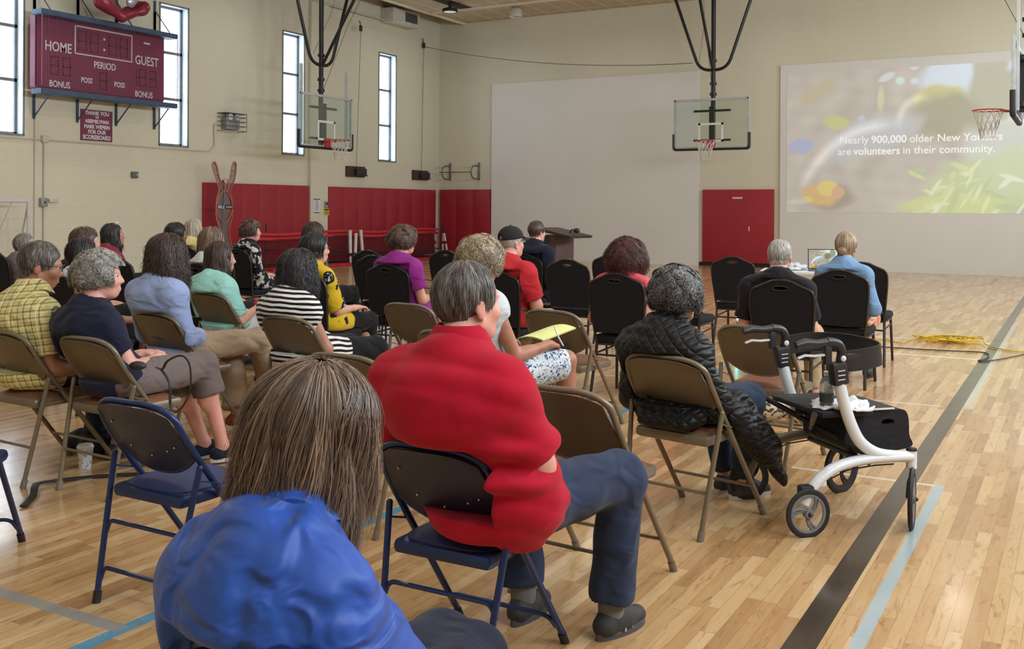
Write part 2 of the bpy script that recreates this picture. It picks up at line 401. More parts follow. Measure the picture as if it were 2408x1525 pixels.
# white painted boards on the back wall
MWP = M('white_panel_paint', srgb(224, 224, 221), .55, var=.02, scale=.8, bump=.08, bscale=8)
for i, (x0, x1) in enumerate([(-14.9, -8.66), (-6.55, 2.9)]):
    o = MB().box(((x0 + x1) / 2, YW - .03, 2.52), (x1 - x0, .06, 5.04)).build('trim_%d' % (6 + i), MWP, smooth=False); struct(o)

# ---- wall pads
MPAD = M('red_vinyl_pad', srgb(158, 42, 54), .42, var=.05, scale=1.0, bump=.15, bscale=160, spec=.4)
MSEAM = M('pad_seam', srgb(110, 22, 32), .6)
def pad(label, a, b, z0, z1, side, n_, group=None):
    t = thing('wall_pad', label, 'wall pad', ((XW, (a + b) / 2, 0) if side == 'L' else ((a + b) / 2, YW, 0)), 0, group)
    L = b - a
    for i in range(n_):
        c0 = -L / 2 + L * (i + .5) / n_; d = L / n_ - .001
        if side == 'L': MB().box((.035, c0, (z0 + z1) / 2), (.07, d, z1 - z0), bev=.007).build('panel', MPAD, t)
        else: MB().box((c0, -.035, (z0 + z1) / 2), (d, .07, z1 - z0), bev=.007).build('panel', MPAD, t)
    return t
pad('long red wall pad left of the pale pier, behind the orange mannequin', 15.93, 19.372, .10, 1.985, 'L', 6)
pad('long red wall pad between the pale pier and the room corner', 20.10, 25.02, .10, 1.985, 'L', 8)
pad('red wall pad in the corner under the pull-up bar', -16.69, -14.93, .10, 2.0, 'B', 3)
t = pad('square red wall pad between the two white boards', -8.55, -6.70, .10, 1.965, 'B', 1)
MTAPE = M('white_tape', srgb(215, 205, 200), .6)
MB().box((-.0, -.073, 1.75), (.26, .004, .045)).build('tape_strip', MTAPE, t, smooth=False)
MB().box((.30, -.073, .97), (.025, .004, .12)).build('tape_strip', MTAPE, t, smooth=False)

# ---- ceiling lamps (round high-bay)
MLB = M('black_lamp_body', srgb(34, 32, 32), .5)
m = bpy.data.materials.new('lamp_lens'); n = NT(m); n.base((.85, .85, .82)); n.p(Roughness=.4); n.b.inputs['Emission Color'].default_value = (1, .95, .86, 1); n.b.inputs['Emission Strength'].default_value = .25
MLENS = m
lamp0 = thing('ceiling_lamp', 'round black ceiling lamp hanging near the room corner', 'ceiling lamp', (-14.64, 22.57, 0), 0)
MB().lathe([(.04, 6.895), (.05, 6.78), (.20, 6.74), (.215, 6.66), (.175, 6.655), (.17, 6.69), (0.01, 6.69)]).build('body', MLB, lamp0)
MB().lathe([(.17, 6.668), (.17, 6.66), (.02, 6.652)]).build('lens', MLENS, lamp0)
MB().tube([(0, 0, 6.9), (0, 0, 6.75)], .02).build('stem', MLB, lamp0)
for (lx, ly) in LAMPS:
    if (lx, ly) != (-14.64, 22.57):
        o = copy_tree(lamp0); o.location = (lx, ly, 0); o['label'] = 'round black ceiling lamp out of the picture overhead'; o['group'] = 'ceiling lamps overhead outside the picture'
    lamp_light(lx, ly)
# ------------------------------------------------------------------ materials shared by furniture
MTAN = M('tan_painted_steel', srgb(124, 113, 94), .38, .35, var=.05, bump=.05, bscale=120)
MTAND = M('tan_painted_steel_back', srgb(112, 101, 84), .45, .25, var=.06, bump=.06, bscale=90)
MBRN = M('brown_vinyl_seat', srgb(128, 82, 62), .4, var=.08, bump=.2, bscale=40)
MBLU = M('blue_painted_steel', srgb(34, 52, 98), .3, .35, var=.08)
MBLUD = M('navy_vinyl_back', srgb(36, 42, 66), .45, .1, var=.06, bump=.15, bscale=200)
MNAV = M('navy_vinyl_seat', srgb(38, 50, 92), .6, var=.08, bump=.2, bscale=120)
MBFR = M('black_powdered_steel', srgb(58, 52, 50), .35, .5, var=.05)
MBFAB = M('black_woven_fabric', srgb(32, 31, 36), .85, var=.1, scale=30, bump=.3, bscale=300, spec=.2)
MRUB = M('dark_rubber', srgb(32, 31, 33), .7)
MTANF = M('tan_foot_cap', srgb(120, 110, 95), .6)
MRIV = M('steel_rivet', srgb(190, 190, 190), .3, .9)

def folding_chair(frame_m, panel_m, seat_m, foot_m, label, two_bars=False, group=None, rivets=False):
    """rear feet at y=-.235, front feet at y=+.285, top of the back at z=.785"""
    t = thing('folding_chair', label, 'folding chair', (0, 0, 0), 0, group)
    r = .0125
    # long tubes: front foot - up and back - arch over the back
    P = [(-.222, .285, .012), (-.215, -.155, .60), (-.205, -.235, .755), (0, -.268, .790), (.205, -.235, .755), (.215, -.155, .60), (.222, .285, .012)]
    for s_ in (-1, 1):
        MB().tube([(s_ * .222, .285, .015), (s_ * .216, -.118, .55)], r, 10).build('leg', frame_m, t)
        MB().tube([(s_ * .196, -.262, .012), (s_ * .238, -.150, .545)], r * .95, 10).ball((s_ * .238, -.150, .547), .0125, 8, 6).build('leg', frame_m, t)
    arch = [(-.216, -.118, .55), (-.214, -.20, .665), (-.200, -.245, .745), (-.13, -.272, .783), (0, -.285, .790), (.13, -.272, .783), (.200, -.245, .745), (.214, -.20, .665), (.216, -.118, .55)]
    ar = catmull(arch, 6)
    MB().tube(ar, r * 1.0, 10).build('back_frame', frame_m, t)
    # pressed back panel filling the arch, lower edge sagging
    top = [v for v in ar]; n_ = 26; vs = []; rows = 9
    for i in range(n_ + 1):
        u = i / n_; x = -.205 + .41 * u
        k = abs(x) / .205
        zt = .782 - .0 - (.782 - .735) * k ** 3.2 - .115 * max(0, k - .93) / .07
        zb = .575 - .062 * (1 - k ** 2.2) ** .8 if k < 1 else .575
        zb = .50 + .075 * k ** 2.4
        for j in range(rows + 1):
            z = zb + (zt - zb) * j / rows
            y = -.118 - (z - .55) * .72 + .10 * max(0, z - .70) - .030 * (1 - k * k)
            edge = min(j, rows - j) / 1.0; rim = .006 if j in (0, rows) else 0
            vs.append((x, y - .004 + (.010 if 0 < j < rows else 0) * min(1, (1 - k) * 8), z))
    fs = []
    for i in range(n_):
        for j in range(rows): a = i * (rows + 1) + j; fs.append((a, a + 1, a + rows + 2, a + rows + 1))
    m_ = MB().add(vs, fs); N0 = len(vs)
    m_.add([(v[0], v[1] - .007, v[2]) for v in vs], [f[::-1] for f in fs])
    for i in range(n_):
        for j in (0, rows):
            a = i * (rows + 1) + j; b = a + rows + 1; m_.f.append((a, b, b + N0, a + N0))
    bp = m_.build('backrest', panel_m, t, angle=60)
    low = [vs[i * (rows + 1)] for i in range(n_ + 1)]
    MB().tube([(v[0], v[1] - .003, v[2]) for v in low], .006, 6).build('rim', frame_m, bp)
    if rivets:
        rv = MB()
        for x_, z_ in ((-.10, .60), (.10, .60), (-.13, .70), (.0, .57), (.145, .62)):
            k = abs(x_) / .205; y_ = -.118 - (z_ - .55) * .72 - .030 * (1 - k * k) - .005
            rv.ball((x_, y_, z_), .005, 8, 5)
        rv.build('rivets', MRIV, bp)
    # seat pan and cushion
    MB().box((0, .0, .419), (.385, .40, .052), bev=.022).build('seat_pan', frame_m, t)
    s = MB(); nx, ny = 12, 12; vs = []; fs = []
    for j in range(ny + 1):
        for i in range(nx + 1):
            a, b = -1 + 2 * i / nx, -1 + 2 * j / ny
            rr = (abs(a) ** 5 + abs(b) ** 5) ** .2
            sx = a / max(1, rr) if rr > 0 else a; sy = b / max(1, rr)
            vs.append((sx * .178, .005 + sy * .188, .448 + .024 * (1 - min(1, rr) ** 4)))
    for j in range(ny):
        for i in range(nx): a = j * (nx + 1) + i; fs.append((a, a + 1, a + nx + 2, a + nx + 1))
    s.add(vs, fs).add([(v[0], v[1], .436) for v in vs], [f[::-1] for f in fs])
    N0 = len(vs)
    per = [i for i in range(nx)] + [j * (nx + 1) + nx for j in range(ny)] + [ny * (nx + 1) + i for i in range(nx, 0, -1)] + [j * (nx + 1) for j in range(ny, 0, -1)]
    for k in range(len(per)): a, b = per[k], per[(k + 1) % len(per)]; s.f.append((a, b, b + N0, a + N0))
    s.build('seat', seat_m, t, angle=50)
    # links between the tubes, cross bars
    for s_ in (-1, 1):
        MB().tube([(s_ * .232, -.155, .50), (s_ * .226, -.05, .47)], .011, 4, flat=(.35, 1.2)).build('link_bar', frame_m, t)
    def q(z): k = (z - .012) / .533; return (.196 + .042 * k, -.262 + .112 * k)
    zs = (.13, .30) if two_bars else (.20,)
    for z in zs:
        x0, y0 = q(z)
        if two_bars: MB().tube([(-x0, y0, z - .05), (-x0 + .02, y0, z), (x0 - .02, y0, z), (x0, y0, z - .05)], .0085, 8, fillet=.045).build('cross_bar', frame_m, t)
        else: MB().tube([(-x0, y0, z), (x0, y0, z)], .0075, 8).build('cross_bar', frame_m, t)
    k = .16 / .538
    if two_bars:
        for z in (.13,):
            k = z / .538; MB().tube([(-.218, .285 - .403 * (k - .09), z - .05), (-.20, .285 - .403 * k, z), (.20, .285 - .403 * k, z), (.218, .285 - .403 * (k - .09), z - .05)], .0085, 8, fillet=.045).build('cross_bar', frame_m, t)
    else: MB().tube([(-.22, .285 - .403 * k, .16), (.22, .285 - .403 * k, .16)], .0075, 8).build('cross_bar', frame_m, t)
    for s_ in (-1, 1):
        MB().tube([(s_ * .222, .288, .0), (s_ * .2215, .262, .042)], .016, 10).build('foot_cap', foot_m, t)
        MB().tube([(s_ * .196, -.264, .0), (s_ * .199, -.254, .042)], .016, 10).build('foot_cap', foot_m, t)
    return t

def banquet_chair(label, group=None):
    t = thing('banquet_chair', label, 'chair', (0, 0, 0), 0, group)
    tilt = math.radians(9); B = Matrix.Translation((0, -.205, .46)) @ Matrix.Rotation(tilt, 4, 'X')
    half = [(.190, .045), (.200, .15), (.212, .28), (.214, .37), (.198, .425), (.155, .448), (.105, .471), (.06, .492), (0, .499)]
    out = catmull([(x, 0, z) for x, z in half] + [(-x, 0, z) for x, z in half[-2::-1]], 3)
    ol = [(v.x, v.z) for v in out]
    hole = [(.05 * math.cos(a * PI / 7), .455 + .012 * math.sin(a * PI / 7)) for a in range(14)]
    MB().plate(ol, .042, B, [hole]).build('backrest', MBFAB, t, bevel=.012)
    fr = [B @ Vector((v.x * 1.045, -.004, v.z + .008)) for v in out]
    fr = [B @ Vector((fr_s * .186, -.005, -.05)) for fr_s in (1,)] + fr + [B @ Vector((-.186, -.005, -.05))]
    MB().tube(fr, .0115, 8).build('back_frame', MBFR, t)
    hb = [B @ Vector((.056 * math.cos(a * PI / 10), -.024, .455 + .017 * math.sin(a * PI / 10))) for a in range(20)]
    MB().tube(hb, .004, 6, closed=True).build('handle_rim', MBFR, t)
    MB().box((0, .005, .452), (.42, .42, .07), bev=.03).build('seat', MBFAB, t)
    MB().box((0, .0, .412), (.40, .40, .02), bev=.008).build('seat_frame', MBFR, t)
    for s_ in (-1, 1):
        MB().tube([(s_ * .186, -.20, .47), (s_ * .190, -.195, .40), (s_ * .205, -.285, 0.0)], .0125, 8, fillet=.05).build('leg', MBFR, t)
        MB().tube([(s_ * .186, .185, .41), (s_ * .20, .215, 0.0)], .0125, 8).build('leg', MBFR, t)
        MB().tube([(s_ * .192, -.20, .34), (s_ * .190, .19, .36)], .008, 6).build('stretcher', MBFR, t)
    MB().tube([(-.192, -.215, .33), (.192, -.215, .33)], .008, 6).build('stretcher', MBFR, t)
    return t

proto_tan = folding_chair(MTAN, MTAND, MBRN, MTANF, '')
proto_blue = folding_chair(MBLU, MBLUD, MNAV, MRUB, '', two_bars=True, rivets=True)
proto_black = banquet_chair('')
used = set()
def put(proto, top, deg, label, group=None, tz=None):
    """place a chair so that the top of its back is over (x, y); deg = facing, clockwise from the end wall"""
    a = math.radians(-deg); off = .27 if proto is not proto_black else .28
    o = proto if proto not in used else copy_tree(proto); used.add(proto)
    o.location = (top[0] - math.sin(a) * off, top[1] + math.cos(a) * off, 0); o.rotation_euler = (0, 0, a); o['label'] = label
    if proto is proto_blue: k_ = .93 if 'red polo' in label else .955; o.scale = (k_, k_, k_)
    if group: o['group'] = group
    return (o.location.x, o.location.y, a, 'b' if proto is proto_black else 'f', o.scale[0])
GT, GB, GK = 'tan folding chairs in the audience rows', 'blue folding chairs in the back rows', 'black banquet chairs in the audience rows'
C = {}
C['F1'] = put(proto_tan, (-1.64, 4.29), 11, 'tan folding chair holding the person in the black quilted coat', GT)
C['F2'] = put(proto_tan, (-1.62, 5.62), 8, 'empty tan folding chair with brown seat right beside the rollator', GT)
C['F3'] = put(proto_tan, (-2.98, 5.80), 6, 'tan folding chair with the shiny handbag on its seat', GT)
C['F4'] = put(proto_tan, (-4.03, 5.68), 4, 'empty tan folding chair behind the woman in the purple top', GT)
C['F5'] = put(proto_tan, (-1.68, 3.32), 4, 'empty tan folding chair beyond the red polo man, black belt bag on it', GT)
C['F6'] = put(proto_tan, (-2.88, 3.56), 1, 'empty tan folding chair just beyond the head of the woman in blue', GT)
C['F7'] = put(proto_tan, (-4.15, 4.60), 4, 'tan folding chair under the woman in black and white stripes', GT)
C['F8'] = put(proto_tan, (-5.00, 4.35), 5, 'tan folding chair under the person in the light blue shirt', GT)
C['F9'] = put(proto_tan, (-5.80, 5.57), 6, 'tan folding chair under the woman in the mint top', GT)
C['F10'] = put(proto_tan, (-4.36, 3.36), 2, 'tan folding chair under the grey haired woman in navy', GT)
C['F11'] = put(proto_tan, (-4.93, 3.30), 3, 'tan folding chair under the man in yellow plaid at the left edge', GT)
C['F12'] = put(proto_tan, (-2.95, 4.52), 6, 'tan folding chair mostly hidden by the head of the man in the red polo', GT)
C['B1'] = put(proto_blue, (-1.705, 2.50), 0, 'blue folding chair under the man in the red polo', GB)
C['B1'] = C['B1']; C['B2'] = put(proto_blue, (-2.95, 2.46), 1, 'empty blue folding chair in front of the navy top woman\'s cup', GB)
C['B3'] = put(proto_blue, (-1.10, 1.16), 6, 'blue folding chair under the woman in the blue jacket, only its top edge in view', GB)
C['B4'] = put(proto_blue, (-3.80, 2.22), -40, 'blue folding chair cut off by the left edge of the picture', GB)
K = [('K1', -4.30, 8.72, 'empty black banquet chair between the black cap man and the red haired woman'),
     ('K2', -3.07, 7.05, 'black banquet chair under the woman with big curly red hair'),
     ('K3', -3.16, 8.60, 'empty black banquet chair just beyond the person in the black quilted coat'),
     ('K4', -3.14, 10.22, 'empty black banquet chair standing before the square red wall pad'),
     ('K5', -1.82, 7.05, 'black banquet chair under the grey haired man in the black T-shirt'),
     ('K6', -1.72, 8.50, 'black banquet chair under the woman in the denim jacket'),
     ('K7', -1.79, 9.85, 'empty black banquet chair beyond the woman in the denim jacket, beside the yellow cord'),
     ('K8', -4.38, 9.95, 'black banquet chair showing a sliver left of the big curly red hair'),
     ('K9', -4.08, 6.95, 'black banquet chair under the man in the black cap'),
     ('K10', -5.28, 9.62, 'black banquet chair under the man in the dark suit'),
     ('K11', -6.40, 9.80, 'empty black banquet chair seen above the curly blonde head'),
     ('K12', -5.28, 7.15, 'black banquet chair under the woman in the purple top'),
     ('K13', -7.10, 9.25, 'empty black banquet chair left of the purple top woman, leftmost of the pair'),
     ('K13b', -6.30, 8.30, 'black banquet chair tucked behind the left shoulder of the purple top woman'),
     ('K14', -5.22, 5.98, 'black banquet chair under the woman in the yellow flowered cardigan'),
     ('K15', -6.98, 7.98, 'black banquet chair under the woman in the dark paisley dress'),
     ('K16', -8.62, 8.75, 'black banquet chair under the woman in the black and white flowered blouse'),
     ('K16b', -7.55, 7.40, 'empty black banquet chair right beside the mint top woman\'s face'),
     ('K17', -7.98, 6.55, 'empty black banquet chair seen beside the long dark curly hair'),
     ('K18', -9.85, 6.55, 'black banquet chair at the left edge beyond the plaid shirt man'),
     ('K19', -6.60, 6.22, 'black banquet chair under the person with wavy light brown hair'),
     ('K20', -7.28, 5.46, 'black banquet chair under the person with short brown hair'),
     ('K21', -9.76, 8.98, 'black banquet chair under the woman with the pale blonde bob'),
     ('K22', -8.55, 7.59, 'black banquet chair under the person with the dark piled hair'),
     ('K23', -6.25, 4.62, 'black banquet chair under the person in the polka dot shirt'),
     ('K24', -8.50, 6.72, 'black banquet chair under the woman in the dark red top'),
     ('K25', -8.15, 5.06, 'black banquet chair under the person in pink at the left edge')]
for k, x, y, l in K: C[k] = put(proto_black, (x, y), {'K16b': 8, 'K16': 10, 'K17': 10, 'K18': 8}.get(k, 0), l, GK)
# ------------------------------------------------------------------ implicit-surface modelling of figures
def smin(a, b, k):
    if k <= 0: return np.minimum(a, b)
    h = np.clip(.5 + .5 * (b - a) / k, 0, 1); return b * (1 - h) + a * h - k * h * (1 - h)
class SDF:
    def __init__(s, lo, hi, h):
        s.h = h; s.lo = np.array(lo, float); s.n = np.maximum(2, np.ceil((np.array(hi) - s.lo) / h).astype(int) + 1)
        s.ax = [s.lo[i] + h * np.arange(s.n[i]) for i in range(3)]; s.v = np.full(s.n, .3, np.float32)
    def blk(s, lo, hi):
        a = np.clip(np.floor((np.array(lo) - s.lo) / s.h).astype(int), 0, s.n); b = np.clip(np.ceil((np.array(hi) - s.lo) / s.h).astype(int) + 1, 0, s.n)
        sl = tuple(slice(a[i], b[i]) for i in range(3))
        if any(b[i] <= a[i] for i in range(3)): return None, None
        return sl, np.meshgrid(*[s.ax[i][sl[i]].astype(np.float32) for i in range(3)], indexing='ij', sparse=True)
    def _op(s, sl, d, k, op):
        if op == 'add': s.v[sl] = smin(s.v[sl], d, k)
        elif op == 'sub': s.v[sl] = -smin(-s.v[sl], d, k)
        return s
    def cap(s, a, b, ra, rb=None, k=.02, op='add', cuta=False, cutb=False, flat=None):
        rb = ra if rb is None else rb; a = np.array(a, float); b = np.array(b, float); R = max(ra, rb) + k + 2.5 * s.h
        sl, g = s.blk(np.minimum(a, b) - R, np.maximum(a, b) + R)
        if sl is None: return s
        ba = b - a; L2 = float(ba @ ba) + 1e-12
        px, py, pz = g[0] - a[0], g[1] - a[1], g[2] - a[2]
        t = (px * ba[0] + py * ba[1] + pz * ba[2]) / L2; tc = np.clip(t, 0, 1)
        d = np.sqrt((px - tc * ba[0]) ** 2 + (py - tc * ba[1]) ** 2 + (pz - tc * ba[2]) ** 2) - (ra + (rb - ra) * tc)
        L = math.sqrt(L2)
        if cuta: d = np.maximum(d, -t * L)
        if cutb: d = np.maximum(d, (t - 1) * L)
        return s._op(sl, d, k, op)
    def ell(s, c, r, k=.02, R=None, op='add'):
        c = np.array(c, float); r = np.array(r, float); m = r.max() + k + 2.5 * s.h
        sl, g = s.blk(c - m, c + m)
        if sl is None: return s
        x, y, z = g[0] - c[0], g[1] - c[1], g[2] - c[2]
        if R is not None:
            x, y, z = (x * R[0][0] + y * R[1][0] + z * R[2][0]), (x * R[0][1] + y * R[1][1] + z * R[2][1]), (x * R[0][2] + y * R[1][2] + z * R[2][2])
        k0 = np.sqrt((x / r[0]) ** 2 + (y / r[1]) ** 2 + (z / r[2]) ** 2); k1 = np.sqrt((x / r[0] ** 2) ** 2 + (y / r[1] ** 2) ** 2 + (z / r[2] ** 2) ** 2)
        return s._op(sl, (k0 * (k0 - 1) / np.maximum(k1, 1e-6)).astype(np.float32), k, op)
    def half(s, p, n_, k=0.0):
        """keep only the side where (x-p).n < 0"""
        g = np.meshgrid(*[a.astype(np.float32) for a in s.ax], indexing='ij', sparse=True); n_ = np.array(n_, float); n_ /= np.linalg.norm(n_)
        d = (g[0] - p[0]) * n_[0] + (g[1] - p[1]) * n_[1] + (g[2] - p[2]) * n_[2]; s.v = -smin(-s.v, -d, k); return s
    def chair(s, kind, dx, dy, kk=1.0):
        """flatten the figure where it rests against the chair's back and seat"""
        g = np.meshgrid(*[a.astype(np.float32) for a in s.ax], indexing='ij', sparse=True); x, y, z = (g[0] + dx) / kk, (g[1] + dy) / kk, g[2] / kk
        if kind == 'f': yb = np.where(z < .56, -.232, -.118 - (z - .55) * .72 + .014); z0, z1, zs = .40, .80, .472
        else: yb = -.205 - (z - .46) * .158 + .030; z0, z1, zs = .40, .965, .489
        r1 = np.maximum(np.maximum(y - yb, z - z1), np.maximum(z0 - z, np.abs(x) - .225)); s.v = -smin(-s.v, r1, .022)
        r2 = np.maximum(np.maximum(z - zs, np.abs(x) - .205), np.abs(y) - .215); s.v = -smin(-s.v, r2, .018); return s
    def wobble(s, amp, freq, seed=0, ridge=False, mask=None, aniso=(1, 1, 1)):
        r = np.random.RandomState(seed); g = np.meshgrid(*[a.astype(np.float32) for a in s.ax], indexing='ij', sparse=True)
        tot = 0; near = np.abs(s.v) < .05
        for i in range(4):
            d = r.normal(size=3) * np.array(aniso); d /= np.linalg.norm(d) + 1e-9; f = freq * r.uniform(.6, 1.5); ph = r.uniform(0, 6.28)
            d2 = r.normal(size=3); d2 /= np.linalg.norm(d2)
            wv = .8 * np.sin((g[0] * d2[0] + g[1] * d2[1] + g[2] * d2[2]) * f * .7 + ph)
            q = np.sin((g[0] * d[0] + g[1] * d[1] + g[2] * d[2]) * f + ph + wv)
            tot = tot + (1 - 2 * np.abs(q) if ridge else q)
        s.v = s.v + np.where(near, tot * (amp / 2.0), 0).astype(np.float32); return s
    def mesh(s, name, fit=True):
        v = s.v; ins = v < 0; nx, ny, nz = v.shape
        acc = np.zeros((nx - 1, ny - 1, nz - 1, 3), np.float32); cnt = np.zeros((nx - 1, ny - 1, nz - 1), np.float32)
        cx = [ins[:-1] != ins[1:], ins[:, :-1] != ins[:, 1:], ins[:, :, :-1] != ins[:, :, 1:]]
        if not cx[0].any(): return None
        idx = [np.argwhere(c) for c in cx]
        for ax in range(3):
            e = idx[ax]; f = e.copy(); f[:, ax] += 1
            a = v[tuple(e.T)]; b = v[tuple(f.T)]; t = a / (a - b)
            p = e.astype(np.float32); p[:, ax] += t
            o = [i for i in range(3) if i != ax]
            for da in (0, 1):
                for db in (0, 1):
                    cc = e.copy(); cc[:, o[0]] -= da; cc[:, o[1]] -= db
                    ok = (cc >= 0).all(1) & (cc < np.array(acc.shape[:3])).all(1)
                    np.add.at(acc, tuple(cc[ok].T), p[ok]); np.add.at(cnt, tuple(cc[ok].T), 1)
        act = cnt > 0; vid = np.full(cnt.shape, -1, np.int64); vid[act] = np.arange(act.sum())
        co = acc[act] / cnt[act][:, None] * s.h + s.lo
        Q = []
        for ax in range(3):
            e = idx[ax]; o = [i for i in range(3) if i != ax]
            ok = (e[:, o[0]] > 0) & (e[:, o[1]] > 0) & (e[:, o[0]] < cnt.shape[o[0]]) & (e[:, o[1]] < cnt.shape[o[1]])
            e = e[ok]; c = []
            for da, db in ((0, 0), (1, 0), (1, 1), (0, 1)):
                q = e.copy(); q[:, o[0]] -= da; q[:, o[1]] -= db; c.append(vid[tuple(q.T)])
            q = np.stack(c, 1); inside = ins[tuple(e.T)]
            flip = inside if ax != 1 else ~inside
            q[~flip] = q[~flip][:, ::-1]; Q.append(q)
        q = np.concatenate(Q); q = q[(q >= 0).all(1)]
        # two Laplacian passes for an even skin
        for _ in range(2 if fit else 0):
            sm = np.zeros_like(co); ct = np.zeros(len(co), np.float32)
            for a_, b_ in ((0, 1), (1, 2), (2, 3), (3, 0)):
                np.add.at(sm, q[:, a_], co[q[:, b_]]); np.add.at(ct, q[:, a_], 1)
                np.add.at(sm, q[:, b_], co[q[:, a_]]); np.add.at(ct, q[:, b_], 1)
            co = .5 * co + .5 * sm / np.maximum(ct, 1)[:, None]
        return np_mesh(name, co, q)

# ------------------------------------------------------------------ cloth, skin, hair materials
def mskin(name, c):
    if name in MATS: return MATS[name]
    m = bpy.data.materials.new(name); n = NT(m); co = n.coord(); f = n.noise(co, 14, 4, .6)
    n.base(n.ramp(f, [(.3, tuple(x * y for x, y in zip(c, (.88, .80, .78)))), (.7, tuple(min(1, x * 1.07) for x in c))])); n.p(Roughness=.5)
    n.b.inputs['Subsurface Weight'].default_value = .06; n.b.inputs['Subsurface Radius'].default_value = (.02, .008, .004); n.b.inputs['Subsurface Scale'].default_value = .5
    n.bump(n.noise(co, 160, 3), .12, .002); MATS[name] = m; return m
SK = mskin('fair_skin', srgb(214, 165, 146)); SKP = mskin('pink_skin', srgb(218, 162, 146)); SKT = mskin('tanned_skin', srgb(176, 124, 102)); SKD = mskin('brown_skin', srgb(140, 98, 78))
def mcloth(name, c, rough=.85, fold=.55, fs=7, weave=400, sheen=.15, spec=.25, quilted=False):
    if name in MATS: return MATS[name]
    m = bpy.data.materials.new(name); n = NT(m); co = n.coord()
    n.base(n.ramp(n.noise(co, 9, 3), [(.3, tuple(x * .92 for x in c)), (.7, tuple(min(1, x * 1.06) for x in c))]) if not callable(c) else c(n, co))
    n.p(Roughness=rough); n.b.inputs['Sheen Weight'].default_value = sheen * .5; n.b.inputs['Specular IOR Level'].default_value = spec * .7
    f = n.noise(n.mapping(co, (1, 1, 1.7), (.3, .2, .5)), fs * .8, 1.5, .45, .7); f = n.math('ABSOLUTE', n.math('SUBTRACT', f, .5))
    f = n.math('MULTIPLY', n.math('SQRT', n.math('ADD', n.math('MULTIPLY', f, f), .002)), -2.2)
    if quilted:
        s = n.sep(co); q = [n.math('ABSOLUTE', n.math('SINE', n.math('MULTIPLY', n.math('ADD', s[0], n.math('MULTIPLY', s[2], k)), 62))) for k in (1, -1)]
        f = n.math('ADD', n.math('MULTIPLY', f, .6), n.math('MULTIPLY', n.math('POWER', n.math('MINIMUM', q[0], q[1]), .5), .5))
    n.bump(n.math('ADD', f, n.math('MULTIPLY', n.noise(co, weave, 2), .012)), fold, .035)
    MATS[name] = m; return m
def plaid(n, co):
    s = n.sep(n.mapping(co, (1, 1, 1), (.0, .12, .1))); z = s[2]
    xx = n.math('ADD', s[0], n.math('MULTIPLY', s[1], .35))
    def line(v, p, w_, off=0.0): return n.math('LESS_THAN', n.math('FRACT', n.math('DIVIDE', n.math('ADD', v, 5 + off), p)), w_)
    l = n.math('MAXIMUM', line(z, .036, .12), line(xx, .036, .12)); l2 = n.math('MAXIMUM', line(z, .036, .12, .012), line(xx, .072, .10, .014))
    b = n.ramp(n.noise(co, 30, 2), [(.35, srgb(196, 182, 116)), (.65, srgb(222, 212, 150))])
    return n.mix(n.math('MULTIPLY', l2, .5), n.mix(n.math('MULTIPLY', l, .85), b, srgb(92, 82, 52)), srgb(240, 236, 200))
def stripes(n, co):
    s = n.sep(co); wz = n.math('ADD', s[2], n.math('MULTIPLY', n.noise(co, 5, 2), .03)); wz = n.math('ADD', wz, n.math('MULTIPLY', s[1], .12))
    return n.mix(n.math('LESS_THAN', n.math('FRACT', n.math('DIVIDE', wz, .030)), .5), srgb(20, 20, 22), srgb(226, 224, 222))
def blobs(bgc, cols, scale, th=.52, warp=.6):
    def f(n, co):
        out = tuple(bgc) + (1,)
        for i, c in enumerate(cols):
            v = n.noise(n.mapping(co, (1, 1, 1), (0, 0, 0), (i * 3.1, i * 1.7, 0)), scale, 3, .55, warp)
            out = n.mix(n.math('GREATER_THAN', v, th + .02 * i), out, c)
        return out
    return f
def leopardy(n, co):  # outlined flower shapes
    v = n.voronoi(n.mapping(co, (1, 1, .8)), 8.5); d = n.math('ADD', v['Distance'], n.math('MULTIPLY', n.noise(co, 30, 2), .35))
    a = n.math('LESS_THAN', d, .56); b = n.math('LESS_THAN', d, .43); e = n.math('GREATER_THAN', n.noise(co, 45, 2), .5)
    base = n.mix(n.math('GREATER_THAN', n.sep(co)[0], -.02), (.012, .012, .014), srgb(204, 170, 42))
    return n.mix(n.math('MULTIPLY', b, e), n.mix(a, base, srgb(24, 24, 28)), srgb(170, 172, 176))
def dots(bgc, c, sc_, r):
    return lambda n, co: n.mix(n.math('LESS_THAN', n.voronoi(co, sc_, rnd_=.35)['Distance'], r), bgc, c)
def mhair(name, c, tip=None):
    if name in MATS: return MATS[name]
    m = bpy.data.materials.new(name); n = NT(m); co = n.coord(); tip = tip or tuple(min(1, x * 1.9) for x in c)
    a = n.new('ShaderNodeAttribute', attribute_name='tint').outputs['Fac']
    f = n.math('ADD', n.math('MULTIPLY', a, .8), n.math('MULTIPLY', n.noise(n.mapping(co, (1, 1, .25)), 26, 4), .4))
    n.base(n.ramp(f, [(.15, tuple(x * .55 for x in c)), (.45, c), (.95, tip)])); n.p(Roughness=.42); n.b.inputs['Specular IOR Level'].default_value = .55
    n.bump(n.noise(n.mapping(co, (1, 1, .12)), 160, 3), .25, .002); MATS[name] = m; return m

